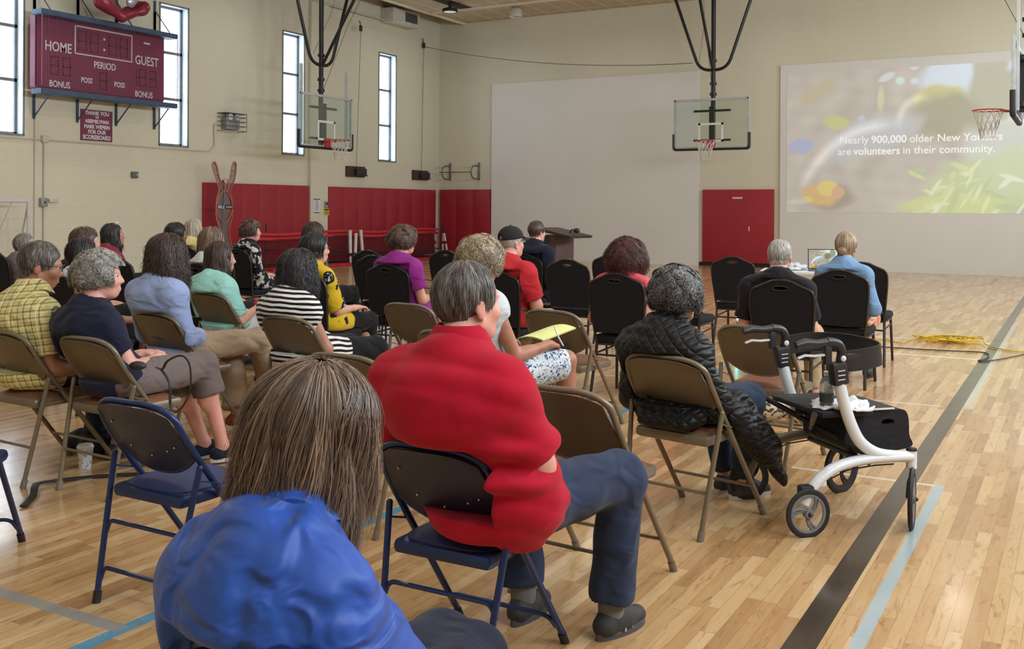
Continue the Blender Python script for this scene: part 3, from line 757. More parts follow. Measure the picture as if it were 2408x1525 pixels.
# ------------------------------------------------------------------ hair
def hair_strands(name, E, hp, R, c, seed):
    """E: outer ellipsoid radii (head space); hp: style values; R, c: head rotation and centre. Returns a mesh of fine tapered locks."""
    r = np.random.RandomState(seed); N = hp['n']; L = hp['len']; seg = hp.get('seg', 9); wav = hp.get('wave', 0); curl = hp.get('curl', 0); face = hp.get('face', 58); w0 = hp.get('w', .0022)
    low = hp.get('low', 100); cen = np.array(hp.get('c', (0, -.012, .022)))
    pts = np.zeros((N, seg + 1, 3)); ok = 0
    az = r.uniform(-PI, PI, N); ph0 = np.arccos(1 - r.uniform(0, 1, N) ** .9 * (1 - math.cos(math.radians(low))))
    if hp.get('nape'): ph0 = np.where(np.abs(az) > 1.9, ph0 * (1 + hp['nape'] / low), ph0)
    front = np.abs(az) < math.radians(face)      # az 0 = front (+y)
    ph0 = np.where(front, np.minimum(ph0, math.radians(hp.get('fringe', 48)) * r.uniform(.3, 1, N)), ph0)
    part = hp.get('part', 0.0); Lr = L * r.uniform(.80, 1.06, N) * (1 + hp.get('rlong', 0) * np.sin(az))
    if hp.get('afro'): cand = r.uniform(size=N) < .18; az = np.where(cand, r.uniform(-1.1, 1.1, N), az); ph0 = np.where(cand, np.radians(r.uniform(35, hp['fringe'] + 8, N)), ph0)
    for j in range(seg + 1):
        t = j / seg
        if curl and hp.get('afro'):
            d = np.stack([np.sin(ph0) * np.sin(az), np.sin(ph0) * np.cos(az), np.cos(ph0)], 1); base = cen + d * E * (.97 + .07 * np.sin(5 * az + seed) * np.sin(5 * ph0 + 1) + .05 * np.sin(11 * az + 2) * np.sin(9 * ph0))[:, None]
            drop = np.zeros_like(base); drop[:, 2] = -L * t * .55
            a = r.uniform(0, 6.28, N) if j == 0 else a0; a0 = a
            b = np.cross(d, np.roll(d, 1, 1)); b /= np.linalg.norm(b, axis=1)[:, None] + 1e-9; e = np.cross(d, b)
            ang = a[:, None] + t * 2 * PI * hp.get('turns', 1.6)
            p = base + d * (.004 + L * hp.get('out', .30) * t) + drop * .6 + (b * np.cos(ang) + e * np.sin(ang)) * curl
        else:
            s = t * Lr                    # arc length run
            arc = s / (E[2] * 1.05); ph = ph0 + arc; lim = math.radians(hp.get('leave', 97))
            # hair combed away from the face at the front
            sweep = np.where(front, np.sign(az + 1e-3 + part) * np.minimum(1, arc * 1.1) * math.radians(face) * hp.get('sweep', .7), 0); A_ = az + sweep
            over = np.clip(ph - lim, 0, None) * E[2]; pc = np.minimum(ph, lim)
            k = 1 + hp.get('flare', 0) * np.minimum(over / .15, 1.3)
            p = np.stack([np.sin(pc) * np.sin(A_) * E[0] * k, np.sin(pc) * np.cos(A_) * E[1] * np.where(np.cos(A_) < 0, 1, .96), np.cos(pc) * E[2]], 1) + cen
            p[:, 2] -= over; p[:, 1] += hp.get('fwd', 0) * over; p[:, 0] += hp.get('side', 0) * over
            rr = (az * 8 + ph0 * 4 + r.normal(size=N) * .7 if not curl else r.uniform(0, 6.28, N)) if j == 0 else rr0; rr0 = rr
            if j == 0: jit = r.normal(size=(N, 3)) * hp.get('jit', .003); dep = r.uniform(.9, 1.015, N) if not hp.get('deep') else np.where(ph0 < .5, r.uniform(.97, 1.02, N), r.uniform(.84, 1.02, N))
            p = cen + (p - cen) * np.stack([dep, dep, np.ones(N)], 1) + jit * (.3 + t)
            if wav: p[:, 0] += np.sin(s * hp.get('wf', 60) + rr) * wav * t; p[:, 1] += np.cos(s * hp.get('wf', 60) * .9 + rr) * wav * t
            if curl: p[:, 0] += np.cos(s * hp.get('cf', 150) + rr) * curl * min(1, t * 3); p[:, 1] += np.sin(s * hp.get('cf', 150) + rr) * curl * min(1, t * 3)
        pts[:, j] = p
    keep = np.ones(N, bool)
    if 'bald' in hp: keep = r.uniform(0, 1, N) < np.where(ph0 < math.radians(hp['bald']), .25, 1)
    pts = pts[keep]; N = len(pts)
    P = pts @ np.array(R).T + np.array(c)
    T = np.gradient(P, axis=1); T /= np.linalg.norm(T, axis=2)[..., None] + 1e-9
    cc = np.array(c) + np.array(R) @ cen; U = P - cc; U -= T * (U * T).sum(2)[..., None]; U /= np.linalg.norm(U, axis=2)[..., None] + 1e-9; B = np.cross(T, U)
    wd = w0 * (1 - np.linspace(0, 1, seg + 1) ** 3 * .8)[None, :, None] * r.uniform(.6, 1.5, N)[:, None, None]
    ring = [P + B * wd * 1.25, P + U * wd * .75, P - B * wd * 1.25]
    V = np.stack(ring, 2).reshape(-1, 3)
    i = np.arange(N)[:, None, None] * (seg + 1) * 3 + np.arange(seg)[None, :, None] * 3; k = np.arange(2)[None, None, :]
    q = np.stack([i + k, i + k + 1, i + k + 4, i + k + 3], -1).reshape(-1, 4)
    azk = az[keep]; tn = .42 + .12 * np.sin(azk * 7 + 1.3) + .12 * np.sin(azk * 17 + ph0[keep] * 7) + r.normal(size=N) * hp.get('tv', .16)
    if hp.get('afro'): tn = r.uniform(0, 1, N) ** 1.3
    tint = np.repeat(np.clip(tn, 0, 1), (seg + 1) * 3)
    return V, q, tint
HAIRS = {
 'short': dict(E=(.084, .104, .098), n=1600, len=.030, w=.0012, jit=.0015, low=110, nape=22, fringe=40, face=44, c=(0, -.014, .024), leave=125, cut=.3),
 'short_full': dict(E=(.092, .112, .108), n=1100, len=.075, w=.0019, jit=.003, low=110, nape=18, fringe=46, face=44, leave=118, c=(0, -.016, .022), sweep=.9),
 'bob': dict(tv=.22, E=(.098, .114, .112), n=1500, len=.27, w=.0024, jit=.004, low=95, fringe=40, face=52, leave=92, flare=.06, wave=.004, wf=40, deep=1),
 'long': dict(E=(.094, .112, .108), n=1400, len=.36, w=.0026, jit=.005, low=95, fringe=38, face=50, leave=92, flare=.18, wave=.010, wf=42, deep=1),
 'longcurl': dict(E=(.100, .120, .112), n=1600, len=.38, w=.0026, jit=.008, low=96, fringe=38, face=50, leave=90, flare=.30, wave=.014, wf=70, curl=.006, cf=190, deep=1, seg=16),
 'curly': dict(E=(.106, .120, .118), n=2400, len=.060, w=.0022, afro=1, out=.28, curl=.012, low=124, fringe=62, face=50, seg=9, turns=1.5),
 'loosecurl': dict(E=(.104, .118, .114), n=2200, len=.06, w=.0026, afro=1, curl=.015, low=118, fringe=60, face=52, seg=9, turns=1.2),
 'bigcurl': dict(E=(.135, .130, .140), n=5200, len=.13, w=.0012, out=.36, afro=1, curl=.012, low=140, fringe=52, face=44, seg=10, turns=2.2, c=(0, -.03, -.01)),
 'bun': dict(E=(.083, .103, .097), n=1300, len=.17, w=.0018, jit=.0015, low=70, fringe=55, face=70, leave=130, c=(0, -.014, .022), sweep=1.0),
 'cap': dict(E=(.083, .102, .090), n=500, len=.035, w=.0016, jit=.002, low=112, fringe=10, face=80, c=(0, -.014, .02), leave=120),
}
def make_hair(root, head_c, R, style, mat, seed, hs=1.0, h=.009, over={}):
    hp = dict(HAIRS[style]); hp.update(over); E = np.array(hp['E']) * hs; cen = np.array(hp.get('c', (0, -.012, .022))) * hs
    m = .34 + hp['len']; hc = np.array(head_c); Rn = np.array(R)
    def W(p): return hc + Rn @ (np.array(p) * hs)
    lo = hc - (.2, .2, .16 + (hp['len'] if not hp.get('afro') else .06)); s = SDF(lo, hc + (.2, .2, .2), h)
    k = .88 if hp.get('afro') else .975 if style in ('short', 'cap') else .94
    s.ell(W(hp.get('c', (0, -.012, .022))), E * k, .0, R=Rn)
    if style in ('bob', 'long', 'longcurl'):
        L = hp['len'] - E[2] * 1.4; fl = hp.get('flare', 0)
        for a in range(-150, 151, 25):
            if abs(a) < hp['face'] + 12: continue
            b = math.radians(a if a != 0 else 180); x, y = math.sin(b), math.cos(b)
            p0 = (x * E[0] / hs * .80, y * E[1] / hs * .80 - .01, .0); f_ = 1 + fl
            p1 = (x * E[0] / hs * .80 * f_ + hp.get('side', 0) * L, y * E[1] / hs * .78 * f_ - .01 + hp.get('fwd', 0) * L, -max(.02, L) * .92)
            s.cap(W(p0), W(p1), .020 * hs, .013 * hs, .03)
        s.cap(W((0, -.075, .0)), W((0, -.075 * (1 + fl), -max(.02, L) * .9)), .028 * hs, .02 * hs, .04)
        s.cap(W((0, -.04, -.02)), W((0, -.05, -max(.02, L) * .8)), .035 * hs, .03 * hs, .04)
    if style == 'bun': s.ell(W((0, -.118, -.035)), (.040 * hs, .032 * hs, .036 * hs), .012, R=Rn)
    # open the face and the neck
    s.ell(W((0, .105, -.045)), (.080 * hs, .088 * hs, .100 * hs), .012, R=Rn, op='sub')
    if style in ('short', 'short_full', 'bun', 'cap'):
        s.ell(W((.0, .035, -.125)), (.12 * hs, .075 * hs, .075 * hs), .012, R=Rn, op='sub'); s.ell(W((0, -.06, -.152)), (.12 * hs, .1 * hs, .05 * hs), .01, R=Rn, op='sub')
        for sg in (-1, 1): s.ell(W((sg * .09, .004, -.022)), (.026 * hs, .024 * hs, .036 * hs), .008, R=Rn, op='sub')
    if hp.get('afro'): s.wobble(.010 * hs, 80, seed); s.wobble(.006 * hs, 150, seed + 1, ridge=True)
    elif style == 'longcurl': s.wobble(.008, 70, seed)
    me = s.mesh('hair')
    V, q, tint = hair_strands('hair', E, hp, Rn, hc + Rn @ (cen * 0), seed)
    n0 = len(me.vertices); co = np.zeros(n0 * 3, np.float32); me.vertices.foreach_get('co', co); co = co.reshape(-1, 3)
    qs = np.zeros(len(me.loops), np.int32); me.loops.foreach_get('vertex_index', qs); qs = qs.reshape(-1, 4)
    m2 = np_mesh('hair', np.concatenate([co, V]), np.concatenate([qs, q + n0]))
    a = m2.attributes.new('tint', 'FLOAT', 'POINT'); nn = len(m2.vertices); a.data.foreach_set('value', np.concatenate([np.full(n0, .25), tint]).astype(np.float32)[:nn])
    bpy.data.meshes.remove(me); m2.materials.append(mat)
    return link('hair', m2, root)
# ------------------------------------------------------------------ people
V3 = lambda *a: np.array(a, float)
MEYE = M('eye_white', srgb(220, 214, 208), .25); MIRIS = M('dark_iris', (.02, .015, .012), .2)
def hand_chain(palm_c, dirv, nrm, side, sc_=1.0, curl=.6, spread=.15):
    """returns capsules for palm, 4 fingers, thumb. dirv = wrist->fingers, nrm = back of hand"""
    d = dirv / np.linalg.norm(dirv); n_ = nrm - d * (nrm @ d); n_ /= np.linalg.norm(n_); x = np.cross(d, n_) * side   # towards the thumb
    caps = []
    for i, (o, l) in enumerate(((.027, .066), (.009, .076), (-.009, .070), (-.026, .055))):
        b = palm_c + d * .042 * sc_ + x * o * sc_; l *= sc_; dd = d + x * (o * spread * 12); dd /= np.linalg.norm(dd); c = curl * (1 + .12 * i)
        caps.append((palm_c - d * .03 * sc_ + x * o * .75 * sc_, b, .0125 * sc_, .0115 * sc_, .010))
        p = b
        for k, (f, rr) in enumerate(((.42, .0095), (.32, .0085), (.26, .0075))):
            a = c * (k + .5); v = dd * math.cos(a) - n_ * math.sin(a); q = p + v * l * f; caps.append((p, q, rr * sc_, rr * .92 * sc_, .003)); p = q
    t0 = palm_c - d * .02 * sc_ + x * .028 * sc_; t1 = t0 + (x * .65 + d * .7 - n_ * .25) * .036 * sc_; t2 = t1 + (x * .25 + d * .85 - n_ * .35) * .030 * sc_
    caps += [(t0, t1, .0125 * sc_, .0105 * sc_, .008), (t1, t2, .0105 * sc_, .0085 * sc_, .003)]
    return caps

def person(name_label, seat, h=.011, male=False, g=1.0, sw=.175, sh=.47, tall=1.0, lean=.05, side=0.0, twist=0.0, yaw=0.0, pitch=0.0, roll=0.0, hs=1.0,
           head=None, hipy=-.06, skin=SK, hair=('short', None), hair_over={}, hair_h=.009, top=None, bottom=None, arms=None, legs=None, shoes=None, belly=0.0, dx=0.0, dy=0.0,
           glasses=None, eyes=False, cat='person', hunch=.04, seed=1, head_off=(0, 0, 0), neckline='crew', shrug=0.0, rz=0.0, stuff=None, ear=1.0):
    """seated figure. seat=(x, y, angle). local space: +y forward, x right, z up, origin on the floor under the pelvis."""
    sx, sy, sa, knd, kk = seat; sw *= .84; root = thing('person', name_label, 'person', (sx - math.sin(sa) * dy + math.cos(sa) * dx, sy + math.cos(sa) * dy + math.sin(sa) * dx, 0), sa + rz)
    H = V3(0, hipy, sh + .085)                                  # pelvis centre
    tl = .50 * tall; cs, sn = math.cos(twist), math.sin(twist)
    up = V3(math.sin(side), math.sin(lean), 1); up /= np.linalg.norm(up)
    if head is not None:
        N_ = V3(*head) - V3(0, hunch * .9 + .012, .115 * hs); S_ = N_ - V3(0, hunch * .8 + .005, .045); up = S_ - H - V3(0, hunch * -.2, 0); tl = np.linalg.norm(up) / .92; up /= np.linalg.norm(up); tall = 1.0
    S = H + up * tl * .92 + V3(0, hunch * -.2, 0); Cc = H + up * tl * .60 + V3(0, -hunch * .8, 0); Wc = H + up * tl * .28 + V3(0, -.005, 0)
    N = S + V3(0, hunch * .8 + .005, .045 * tall); rt = V3(cs, -sn, 0)
    a0 = math.cos(yaw), math.sin(yaw)
    R = np.array(Matrix.Rotation(-yaw, 3, 'Z') @ Matrix.Rotation(-pitch, 3, 'X') @ Matrix.Rotation(roll, 3, 'Y'))
    HC = N + V3(0, hunch * .9 + .012, .115 * hs) + np.array(head_off)
    def W(x, y, z): return HC + R @ (V3(x, y, z) * hs)
    SL, SR = S - rt * sw + V3(0, 0, -.078 + shrug), S + rt * sw + V3(0, 0, -.078 + shrug)
    # default limb pose: forearms towards the lap
    arms = arms or {}
    def arm(k, s_, Sh):
        d = arms.get(k)
        if d is None: d = ((s_ * .045, .06, -.27), (s_ * -.07, .21, -.015))
        E_ = Sh + V3(d[0][0] * .62, d[0][1], d[0][2]); Wr = E_ + V3(*d[1]); hd = V3(*d[2]) if len(d) > 2 else (Wr - E_) * V3(.7, 1, .6) + V3(-s_ * .04, 0, 0); nn = V3(*d[3]) if len(d) > 3 else V3(0, 0, 1)
        return E_, Wr, hd, nn
    EL, WL, hL, nL = arm('L', -1, SL); ER, WR, hR, nR = arm('R', 1, SR)
    legs = legs or {}
    def leg(k, s_):
        d = legs.get(k, ((s_ * .10, .43, sh + .05), (s_ * .11, .40, .085), (s_ * .02, 1)))
        return V3(s_ * .09, -.03, sh + .075), V3(*d[0]), V3(*d[1]), V3(d[2][0], d[2][1], 0) if len(d) > 2 else V3(s_ * .02, 1, 0)
    LL, LR = leg('L', -1), leg('R', 1)
    allp = np.array([SL, SR, EL, ER, WL, WR, HC, H, LL[1], LR[1], LL[2], LR[2], LL[2] + LL[3] * .2, LR[2] + LR[3] * .2, WL + hL / (np.linalg.norm(hL) + 1e-6) * .12, WR + hR / (np.linalg.norm(hR) + 1e-6) * .12])
    lo = allp.min(0) - .17 * max(1, g); hi = allp.max(0) + .17 * max(1, g); lo[2] = max(lo[2], -.01)
    b = SDF(lo, hi, h)
    # --- body
    gg = g
    b.ell(H + V3(0, 0, .0), (.150 * gg, .115 * gg, .105), .0); b.cap(H, Wc, .105 * gg, .10 * gg, .06)
    b.ell(Cc, (.145 * gg, .10 * gg, .17), .06); b.ell(S + V3(0, -.015, -.11), (sw + .01, .085 * gg, .12), .05); b.cap(SL, SR, .050, .050, .06); b.cap(N + V3(0, -.01, -.02), SL * .85 + S * .15, .045, .042, .05); b.cap(N + V3(0, -.01, -.02), SR * .85 + S * .15, .045, .042, .05)
    b.cap(S + V3(0, 0, -.02), N, .062 * gg ** .3, .052, .04); b.cap(N, W(0, -.012, -.05), .054 * (1.08 if male else .95), .05 * (1.08 if male else .95), .025)
    for Sh, E_, Wr, hd, nn, s_ in ((SL, EL, WL, hL, nL, -1), (SR, ER, WR, hR, nR, 1)):
        af = (1.1 if male else .95) * gg ** .5
        b.cap(Sh, E_, .050 * af, .040 * af, .04); b.cap(E_, Wr, .039 * af, .025 * af, .02); b.cap(E_ + (Wr - E_) * .15, E_ + (Wr - E_) * .4, .042 * af, .036 * af, .02)
        hn = hd / np.linalg.norm(hd); pc = Wr + hn * .052
        b.cap(Wr, pc, .024, .022, .015)
        for (p, q, ra, rb, k) in hand_chain(pc, hn, nn, -s_, 1.04 if male else .95): b.cap(p, q, ra, rb, max(k, h * .25))
    for (hp, kn, an, ft) in (LL, LR):
        b.cap(hp, kn, .082 * gg ** .6, .056 * gg ** .4, .05); b.cap(kn, an, .052 * gg ** .4, .034, .03); cf = kn + (an - kn) * .3 + V3(0, -.018, 0); b.ell(cf, (.05 * gg ** .4, .05, .11), .04)
        fd = ft / np.linalg.norm(ft); b.cap(an + V3(0, 0, -.045) - fd * .03, an + fd * .13 + V3(0, 0, -.062), .032, .022, .02); b.cap(an, an + V3(0, 0, -.045), .036, .034, .02)
    # head
    b.ell(W(0, -.014, .028), V3(.076, .095, .090) * hs, .02, R=R); b.ell(W(0, .030, -.035), V3(.058, .066, .080) * hs, .03, R=R)
    b.ell(W(0, .054, -.090), V3(.034, .032, .026) * hs, .025, R=R); b.ell(W(0, .074, .018), V3(.048, .020, .013) * hs, .012, R=R)
    b.cap(W(0, .086, .006), W(0, .104, -.032), .009 * hs, .0125 * hs, .010); b.ell(W(0, .088, -.068), V3(.022, .012, .009) * hs, .006, R=R); b.ell(W(0, .087, -.078), V3(.018, .011, .007) * hs, .004, R=R)
    for s_ in (-1, 1):
        b.ell(W(s_ * .034, .062, -.032), V3(.026, .026, .024) * hs, .015, R=R); b.ell(W(s_ * .030, .098, -.002), V3(.015, .012, .011) * hs, .008, R=R, op='sub')
        b.cap(W(s_ * .05, .0, -.06), W(s_ * .022, .055, -.092), .022 * hs, .018 * hs, .02); b.ell(W(s_ * .012, .098, -.035), V3(.009, .010, .007) * hs, .004, R=R)
        b.ell(W(s_ * .079, -.010, -.018), V3(.008, .019, .032) * hs * ear, .005, R=R); b.ell(W(s_ * .088, -.004, -.016), V3(.006, .011, .020) * hs * ear, .003, R=R, op='sub')
        b.ell(W(s_ * .079, -.004, -.044), V3(.006, .009, .010) * hs * ear, .004, R=R)
    if knd != 'n': b.chair(knd, dx, dy, kk)
    me = b.mesh('body'); me.materials.append(skin); link('body', me, root)
    if eyes:
        for s_ in (-1, 1):
            e = MB().ball(W(s_ * .030, .077, -.001), .0115 * hs, 12, 8).build('eye', MEYE, root); MB().ball(W(s_ * .031, .0845, -.001), .006 * hs, 10, 6).build('iris', MIRIS, e)
    # --- top garment
    T = top or {}
    if T.get('m'):
        c = T.get('c', .014); s = SDF(lo, hi, h); sl = T.get('sleeve', .55); loose = T.get('loose', .0)
        s.ell(H + V3(0, .0, .01), (.166 * gg + c, .126 * gg + c + loose * .5, .115), .0); s.cap(H, Wc + V3(0, .0, 0), .112 * gg + c + loose, .108 * gg + c + loose, .07)
        s.ell(Cc, (.152 * gg + c, .108 * gg + c, .18), .07); s.ell(S + V3(0, -.02, -.12), (sw + .02 + c, .095 * gg + c, .14), .08); s.cap(SL, SR, .054 + c * .7, .054 + c * .7, .07); s.cap(N + V3(0, -.01, -.03), SL * .85 + S * .15, .050 + c * .6, .046 + c * .6, .06); s.cap(N + V3(0, -.01, -.03), SR * .85 + S * .15, .050 + c * .6, .046 + c * .6, .06); s.cap(S, N + V3(0, 0, -.02), .075 * gg ** .4, .068, .05)
        if belly: s.ell(Wc + V3(0, .07, -.01), (.15 * gg, .12 + belly, .13), .06)
        if T.get('bust'): [s.ell(Cc + rt * s_ * .065 + V3(0, .085, .0), (.062, .05, .06), .05) for s_ in (-1, 1)]
        if T.get('rolls'): # soft folds at the waist of a heavy figure
            for z_, rr_ in ((.02, .02), (.13, .016)): s.ell(Wc + V3(0, -.01, z_ - .06), (.165 * gg + c + rr_, .125 * gg + c + rr_, .060), .025)
        for Sh, E_, Wr in ((SL, EL, WL), (SR, ER, WR)):
            af = (1.1 if male else .95) * gg ** .5; q = T.get('sc', .014)
            if sl <= 1: s.cap(Sh, Sh + (E_ - Sh) * sl, .056 * af + q, (.056 - .013 * sl) * af + q * 1.15, .03, cutb=True)
            else:
                s.cap(Sh, E_, .056 * af + q, .046 * af + q, .03); s.cap(E_, E_ + (Wr - E_) * (sl - 1), .044 * af + q, .034 * af + q * .9, .02, cutb=True)
            s.ell(Sh, (.054 * af + q, .056 * af + q, .054 + q), .04)
        hem = T.get('hem', 0.0)
        if hem:   # long tunic / dress over the thighs
            for (hp, kn, an, ft) in (LL, LR): s.cap(hp, hp + (kn - hp) * hem, .095 * gg ** .6 + c, .075 * gg ** .5 + c, .06, cutb=True)
            if T.get('skirt'): mid0, mid1 = (LL[0] + LR[0]) / 2, (LL[1] + LR[1]) / 2; s.cap(mid0, mid0 + (mid1 - mid0) * hem, .085, .07, .06, cutb=True)
        nr = T.get('neck', .066); s.cap(N + V3(0, .01, .005), N + V3(0, .035, .20), nr, nr + .02, .006, op='sub')
        if T.get('vneck'): s.cap(N + V3(0, .10, -.02), N + V3(0, .12, .15), .04, .06, .01, op='sub')
        s.half(H + V3(0, 0, -.075 if not hem else -.14), (0, 0, -1), .01)
        if T.get('fold', .004): s.wobble(T.get('fold', .004), T.get('ff', 38), seed, ridge=T.get('ridge', False), aniso=T.get('aniso', (1, 1, 1.6)))
        if T.get('quilt'): s.wobble(.004, 110, seed + 3, ridge=True)
        if knd != 'n': s.chair(knd, dx, dy, kk)
        me = s.mesh('shirt'); me.materials.append(T['m']); sh_o = link(T.get('name', 'shirt'), me, root)
        if T.get('collar'):
            cm = MB(); n_ = 28; rc = nr + .004; ctr = N + V3(0, .010, .004)
            for ring, (dz, dr) in enumerate(((-.01, .016), (.046, -.004), (.052, -.006), (.044, .006), (-.006, .034))):
                for i in range(n_):
                    a = 2 * PI * i / n_; fr = max(0, math.cos(a)); x = math.sin(a) * (rc + dr); y = math.cos(a) * (rc + dr) * 1.0
                    cm.v.append(tuple(ctr + V3(x, y, dz - fr * .035)))
            for ring in range(4):
                for i in range(n_):
                    a = 2 * PI * (i + .5) / n_
                    if math.cos(a) > .93: continue
                    cm.f.append((ring * n_ + i, ring * n_ + (i + 1) % n_, (ring + 1) * n_ + (i + 1) % n_, (ring + 1) * n_ + i))
            o = cm.build('collar', T.get('cm', T['m']), sh_o, angle=80); md = o.modifiers.new('thick', 'SOLIDIFY'); md.thickness = .004
    # --- trousers / skirt
    Bm = bottom or {}
    if Bm.get('m'):
        c = Bm.get('c', .012); s = SDF(lo, hi, h); ln = Bm.get('len', .93)
        s.ell(H + V3(0, 0, -.005), (.152 * gg + c, .118 * gg + c, .100), .0)
        if not Bm.get('belt'): s.half(H + V3(0, 0, .0), (0, 0, 1))
        for (hp, kn, an, ft) in (LL, LR):
            s.cap(hp, kn, .086 * gg ** .6 + c, .060 * gg ** .4 + c, .05, cutb=(ln < .5))if ln >= .5 else s.cap(hp, hp + (kn - hp) * ln * 2, .088 * gg ** .6 + c, .075 * gg ** .5 + c, .05, cutb=True)
            if ln >= .5:
                e = kn + (an - kn) * min(1.0, (ln - .5) * 2.15); s.cap(kn, e, .058 * gg ** .4 + c, .048 + c + Bm.get('flare', 0), .03, cutb=True)
        if Bm.get('skirt'): mid0, mid1 = (LL[0] + LR[0]) / 2, (LL[1] + LR[1]) / 2; s.cap(mid0, mid1, .08, .065, .07, cutb=True)
        s.half(H + V3(0, 0, .10), (0, 0, 1)); s.wobble(Bm.get('fold', .003), 34, seed + 5, aniso=(1, .7, 1))
        if knd != 'n': s.chair(knd, dx, dy, kk)
        me = s.mesh('trousers'); me.materials.append(Bm['m']); link(Bm.get('name', 'trousers'), me, root)
        if Bm.get('belt'):
            MB().tube([tuple(H + V3(math.sin(a) * (.156 * gg + .016), math.cos(a) * (.120 * gg + .016), .085)) for a in np.linspace(0, 2 * PI, 28)[:-1]], .018, 6, closed=True, flat=(1, .3)).build('belt', Bm['belt'], root)
    # --- shoes
    if shoes:
        for (hp, kn, an, ft) in (LL, LR):
            fd = ft / np.linalg.norm(ft); s = SDF(an - .22, an + .22, min(h, .009)); 
            s.lo = s.lo
            z0 = an[2] - .085
            s.cap(an + V3(0, 0, -.045) - fd * .035, an + fd * .05 + V3(0, 0, -.035), .042, .046, .03); s.cap(an + fd * .05 + V3(0, 0, -.045), an + fd * .145 + V3(0, 0, -.055), .044, .034, .03)
            if not shoes.get('low'): s.cap(an + V3(0, 0, -.03), an + V3(0, -.0, .0), .042, .040, .02)
            s.cap(an + V3(0, 0, .02), an + V3(0, 0, .08), .036, .05, .006, op='sub')
            s.half(V3(0, 0, z0 + .016), (0, 0, -1)); me = s.mesh('shoe'); me.materials.append(shoes['m']); so = link('shoe', me, root)
            q = MB(); side_ = np.array([fd[1], -fd[0], 0]); ol = []
            for i in range(24):
                a = 2 * PI * i / 24; u = math.cos(a); v_ = math.sin(a); L_ = .128 * u + .052; wd = (.043 + .006 * max(0, u)) * v_ * (1 - .18 * max(0, -u))
                ol.append(an * V3(1, 1, 0) + fd * L_ + side_ * wd)
            vs = [tuple(p + V3(0, 0, z0)) for p in ol] + [tuple(p + V3(0, 0, z0 + .024)) for p in ol]; n_ = 24
            q.add(vs, [(i, (i + 1) % n_, n_ + (i + 1) % n_, n_ + i) for i in range(n_)] + [tuple(range(n_))[::-1], tuple(range(n_, 2 * n_))])
            q.build('sole', shoes.get('sole', MSOLEW), so)
    # --- hair
    if hair and hair[0]:
        make_hair(root, HC, R, hair[0], hair[1], seed + 11, hs, hair_h, hair_over)
    if glasses:
        gm = MB(); Mx = Matrix([list(R[i]) + [0] for i in range(3)] + [[0, 0, 0, 1]])
        for s_ in (-1, 1):
            pts = [tuple(W(s_ * .033 + .022 * math.cos(a), .104 - abs(.022 * math.cos(a) + .0) * .15, .0 + .016 * math.sin(a))) for a in np.linspace(0, 2 * PI, 17)[:-1]]
            gm.tube(pts, .0016 * hs, 6, closed=True); gm.tube([tuple(W(s_ * .056, .100, .005)), tuple(W(s_ * .080, .05, .006)), tuple(W(s_ * .083, -.005, .004)), tuple(W(s_ * .083, -.03, -.012))], .0020 * hs, 6)
        gm.tube([tuple(W(-.012, .112, .002)), tuple(W(.012, .112, .002))], .0018, 6); gm.build('glasses', glasses, root)
    info = dict(root=root, H=H, S=S, N=N, HC=HC, R=R, W=W, EL=EL, ER=ER, WL=WL, WR=WR, LL=LL, LR=LR, C=Cc, hR=hR, hL=hL, lo=lo, hi=hi)
    if stuff: stuff(info)
    return info
MSOLEW = M('white_sole', srgb(210, 208, 204), .6); MSHB = M('black_shoe', (.02, .02, .022), .6)
def hexc(h): return srgb(int(h[:2], 16), int(h[2:4], 16), int(h[4:], 16))
HB = mhair('dark_brown_hair', hexc('2e2220'), hexc('63493f')); HBK = mhair('black_hair', hexc('17151a'), hexc('45424a')); HGY = mhair('grey_hair', hexc('7d7976'), hexc('c4c0bb'))
HSP = mhair('salt_and_pepper_hair', hexc('4d4744'), hexc('a39c98')); HWH = mhair('white_hair', hexc('aaa49f'), hexc('e0dcd8')); HRED = mhair('dark_red_hair', hexc('3c1e1e'), hexc('74403c'))
HBL = mhair('ash_blonde_hair', hexc('8d795f'), hexc('cdbb9c')); HLB = mhair('streaked_brown_hair', hexc('564339'), hexc('a68c76')); HPL = mhair('pale_blonde_hair', hexc('b5ab97'), hexc('e4ddcd'))
HMB = mhair('brown_hair', hexc('4a3530'), hexc('86675a')); HCB = mhair('black_grey_curls', hexc('1c1b1e'), hexc('8b8a8c')); HBR2 = mhair('light_brown_hair', hexc('6b5447'), hexc('a78d78')); HBG = mhair('blonde_grey_curls', hexc('7c6b57'), hexc('c2b293'))
# ------------------------------------------------------------------ the audience
red = mcloth('red_polo_knit', srgb(176, 18, 44), fold=.3, fs=5); redt = mcloth('red_tshirt', srgb(186, 44, 52)); blj = mcloth('blue_nylon_jacket', srgb(40, 82, 172), rough=.5, fold=1.0, fs=9, spec=.5, weave=60)
navy = mcloth('navy_jersey', srgb(30, 33, 54)); lblue = mcloth('light_blue_oxford', srgb(150, 166, 208), fold=.7); mint = mcloth('mint_linen', srgb(152, 208, 200), fold=.6); purple = mcloth('purple_jersey', srgb(140, 44, 134))
blackt = mcloth('black_tee', srgb(26, 26, 32)); denimj = mcloth('pale_denim', srgb(118, 152, 190), fold=.6); pink = mcloth('coral_pink_top', srgb(214, 92, 104)); quilt = mcloth('black_quilted_nylon', srgb(15, 15, 17), rough=.5, fold=.5, fs=7, spec=.4, sheen=0, quilted=True)
suit = mcloth('dark_navy_suit', srgb(26, 31, 46)); jeans = mcloth('dark_blue_denim', srgb(46, 57, 82), fold=.7); khaki = mcloth('khaki_cotton', srgb(164, 142, 118), fold=.7); greyc = mcloth('taupe_capri_cotton', srgb(112, 100, 98), fold=.6)
